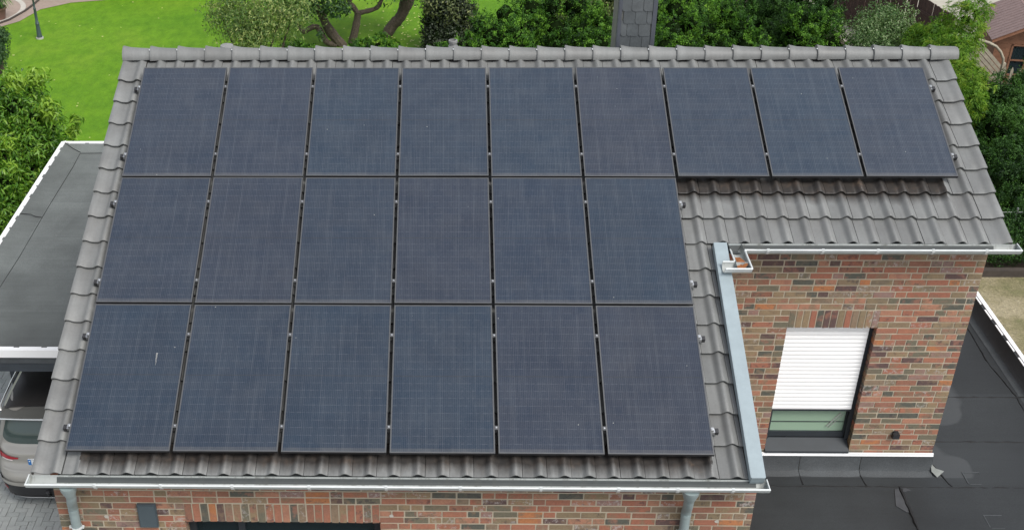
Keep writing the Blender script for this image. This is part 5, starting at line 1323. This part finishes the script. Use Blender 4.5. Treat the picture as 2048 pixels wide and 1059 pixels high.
# garden shed
shd = empty('garden_shed', (19.2, 18.2, 0), 'small wooden garden shed with a reddish felt shingle roof', 'shed')
A = Vector((18.31, 17.0, 1.82)); ang = math.radians(-9)
g = Vector((math.cos(ang), math.sin(ang), 0)); dd = Vector((-g.y, g.x, 0)); hw_, rise, ln = 1.0, 0.50, 2.4
upv = Vector((0, 0, 1))
def roofplane(p0, pu, along, rows, nm):
    """shingle courses on a plane from eave corner p0, up vector pu, along vector"""
    n = pu.cross(along).normalized()
    if n.z < 0: n = -n
    for r in range(rows):
        m = MB(); a0 = p0 + pu * (r / rows) + n * 0.018; a1 = p0 + pu * ((r + 1.15) / rows if r < rows - 1 else 1.0) + n * 0.004
        m.mesh([a0, a0 + along, a1 + along, a1, a0 - n * 0.012, a0 + along - n * 0.012, a1 + along - n * 0.012, a1 - n * 0.012], [(0, 1, 2, 3), (7, 6, 5, 4), (0, 4, 5, 1), (1, 5, 6, 2), (2, 6, 7, 3), (3, 7, 4, 0)])
        m.build('shingle_course', M['shingle'], nm)
R0 = A + g * hw_ + upv * rise
m = MB(); 
B = A + g * 2 * hw_
V = [A, R0, B, A + dd * ln, R0 + dd * ln, B + dd * ln]; V += [v - upv * 0.04 for v in V]
m.mesh(V, [(0, 1, 4, 3), (1, 2, 5, 4), (6, 9, 10, 7), (7, 10, 11, 8), (0, 6, 7, 1), (1, 7, 8, 2), (0, 3, 9, 6), (2, 8, 11, 5), (3, 4, 10, 9), (4, 5, 11, 10)])
rf = m.build('roof', M['wood_shed'], shd)
roofplane(A - dd * 0.02 - g * 0.02, dd * (ln + 0.04), (R0 - A) + g * 0.02, 14, rf); roofplane(B - dd * 0.02 + g * 0.02, dd * (ln + 0.04), (R0 - B) - g * 0.02, 14, rf)
for e in (A, B):
    m = MB(); m.beam(e - dd * 0.015 - upv * 0.05, R0 - dd * 0.015 - upv * 0.05, 0.025, 0.10, up=dd); m.build('bargeboard', M['wood_shed'], shd)
wo_ = A + g * 0.16 + dd * 0.22 - upv * 0.04
wl = MB()
Wd = 2 * hw_ - 0.32; D_ = ln - 0.4
def q3(o, u, w, z0, z1, th, mb_): 
    n = u.cross(upv).normalized()
    V = [o + n * 0, o + u * w, o + u * w - n * th, o - n * th]
    V = [Vector((v.x, v.y, z0)) for v in V] + [Vector((v.x, v.y, z1)) for v in V]
    mb_.mesh(V, [(0, 1, 5, 4), (1, 2, 6, 5), (2, 3, 7, 6), (3, 0, 4, 7), (4, 5, 6, 7), (3, 2, 1, 0)])
wnx0, wnx1, wz0, wz1 = 0.42, 1.28, 0.78, 1.66
for (s0, s1, z0, z1) in ((0, wnx0, 0, 1.80), (wnx1, Wd, 0, 1.80), (wnx0, wnx1, 0, wz0), (wnx0, wnx1, wz1, 1.80)): q3(wo_ + g * s0, g, s1 - s0, z0, z1, 0.05, wl)
p0, p1, p2 = wo_ + upv * 0.03, wo_ + g * Wd + upv * 0.03, wo_ + g * Wd / 2 + upv * 0.42
for v in (p0, p1): v.z = 1.80
p2.z = 2.2
wl.mesh([p0, p1, p2, p0 + dd * 0.05, p1 + dd * 0.05, p2 + dd * 0.05], [(0, 1, 2), (5, 4, 3), (0, 3, 4, 1), (1, 4, 5, 2), (2, 5, 3, 0)])
q3(wo_ + dd * 0.05, dd, D_, 0, 1.80, -0.05, wl); q3(wo_ + g * Wd + dd * 0.05, dd, D_, 0, 1.80, 0.05, wl); q3(wo_ + dd * (D_ + 0.05), g, Wd, 0, 1.80, -0.05, wl)
wall_s = wl.build('wall', M['wood_shed'], shd)
for k in range(14):
    z = 0.02 + k * 0.127
    for (s0, s1) in ((0.0, wnx0), (wnx1, Wd)) if wz0 - 0.05 < z < wz1 - 0.03 else ((0.0, Wd),):
        m = MB(); q3(wo_ + g * s0 - dd * 0.012, g, s1 - s0, z, z + 0.122, 0.010, m); m.build('plank', M['wood_shed'], wall_s)
fw = MB()
for (s0, s1, z0, z1) in ((wnx0, wnx0 + 0.05, wz0, wz1), (wnx1 - 0.05, wnx1, wz0, wz1), (wnx0, wnx1, wz0, wz0 + 0.05), (wnx0, wnx1, wz1 - 0.05, wz1), ((wnx0 + wnx1) / 2 - 0.03, (wnx0 + wnx1) / 2 + 0.03, wz0, wz1), (wnx0, wnx1, 1.20, 1.235)):
    q3(wo_ + g * s0 - dd * 0.03, g, s1 - s0, z0, z1, 0.04, fw)
wn_s = fw.build('window', M['wood_shed'], shd)
for s0 in (wnx0 + 0.05, (wnx0 + wnx1) / 2 + 0.03):
    for (z0, z1) in ((wz0 + 0.05, 1.20), (1.235, wz1 - 0.05)):
        m = MB(); q3(wo_ + g * s0 + dd * 0.012, g, (wnx1 - wnx0) / 2 - 0.08, z0, z1, 0.008, m); m.build('pane', M['pane_dark'], wn_s)
m = MB(); q3(wo_ + dd * 0.6, g, Wd, 0.0, 1.8, 0.02, m); m.build('back_panel', M['under'], shd)

# arched lattice fence panel and pickets in front of the shed
af = empty('arched_fence', (17.6, 16.0, 0), 'weathered grey wooden fence panel with an arched top near the shed', 'fence')
arc = [(17.0, 2.22), (17.3, 2.22), (17.55, 2.17), (17.78, 2.10), (17.98, 2.00), (18.13, 1.86), (18.24, 1.68), (18.28, 1.5)]
m = MB(); m.tube([(x, 16.0, z) for x, z in arc] , 0.035, 8); m.build('arch_rail', M['wood_grey'], af, smooth=True)
m = MB(); m.box(18.25, 18.34, 15.96, 16.04, 0.0, 1.56); m.build('post', M['wood_grey'], af)
def arch_z(x): return float(np.interp(x, [a[0] for a in arc], [a[1] for a in arc]))
for i in range(19):
    s0 = i * 0.14 - 0.2                      # slats slope down to the right
    x0, z0 = 16.7, 2.7 - 0.0 + 0 - s0; x1, z1 = 18.25, z0 - 1.55 * 0.95
    pts = [(x0 + (x1 - x0) * t / 40, z0 + (z1 - z0) * t / 40) for t in range(41)]
    pts = [(x, z) for x, z in pts if 16.7 <= x <= 18.25 and 0.1 < z < arch_z(x) - 0.02]
    if len(pts) > 3:
        m = MB(); m.beam((pts[0][0], 16.0, pts[0][1]), (pts[-1][0], 16.0, pts[-1][1]), 0.02, 0.085, up=(0, 0, 1)); m.build('slat', M['wood_grey'], af)
pk = empty('picket_fence', (18.6, 15.6, 0), 'short run of pale pickets below the shed window', 'fence')
pkm = MB(); pkm.mesh([(-0.035, -0.01, 0), (0.035, -0.01, 0), (0.035, -0.01, 1.55), (0, -0.01, 1.64), (-0.035, -0.01, 1.55), (-0.035, 0.012, 0), (0.035, 0.012, 0), (0.035, 0.012, 1.55), (0, 0.012, 1.64), (-0.035, 0.012, 1.55)], [(0, 1, 2, 3, 4), (9, 8, 7, 6, 5), (0, 5, 6, 1), (1, 6, 7, 2), (2, 7, 8, 3), (3, 8, 9, 4), (4, 9, 5, 0)])
PK = pkm.data('picket', M['wood_grey'])
for i in range(8): link(bpy.data.objects.new('picket', PK), pk, Matrix.Translation((18.16 + 0.17 * i, 15.6 - 0.05 * i, random.uniform(-0.03, 0.03) - 0.0 * i)))
m = MB(); m.beam((18.1, 15.62, 0.5), (19.5, 15.22, 0.5), 0.03, 0.08); m.build('picket_rail', M['wood_grey'], pk)
# sleeper edging and wire fence by the dry yard
m = MB(); m.box(11.97, 24.0, 7.72, 7.86, 0.0, 0.16, jit=0.01)
tag(m.build('sleeper_edging', M['timber_dark']), 'dark timber sleeper edging between the dry yard and the low hedge', 'edging')
wf = empty('wire_fence', (15.5, 8.6, 0), 'thin wire strung along the top of the low hedge', 'wire fence')
for z in (0.62, 1.02): m = MB(); m.tube([(12.2, 8.75, z), (15.5, 8.75, z - 0.02), (19.5, 8.75, z)], 0.004, 5); m.build('wire', M['wire'], wf)
for x in (12.2, 15.9, 19.5): m = MB(); m.tube([(x, 8.75, 0), (x, 8.75, 1.1)], 0.02, 8); m.build('post', M['wire'], wf)
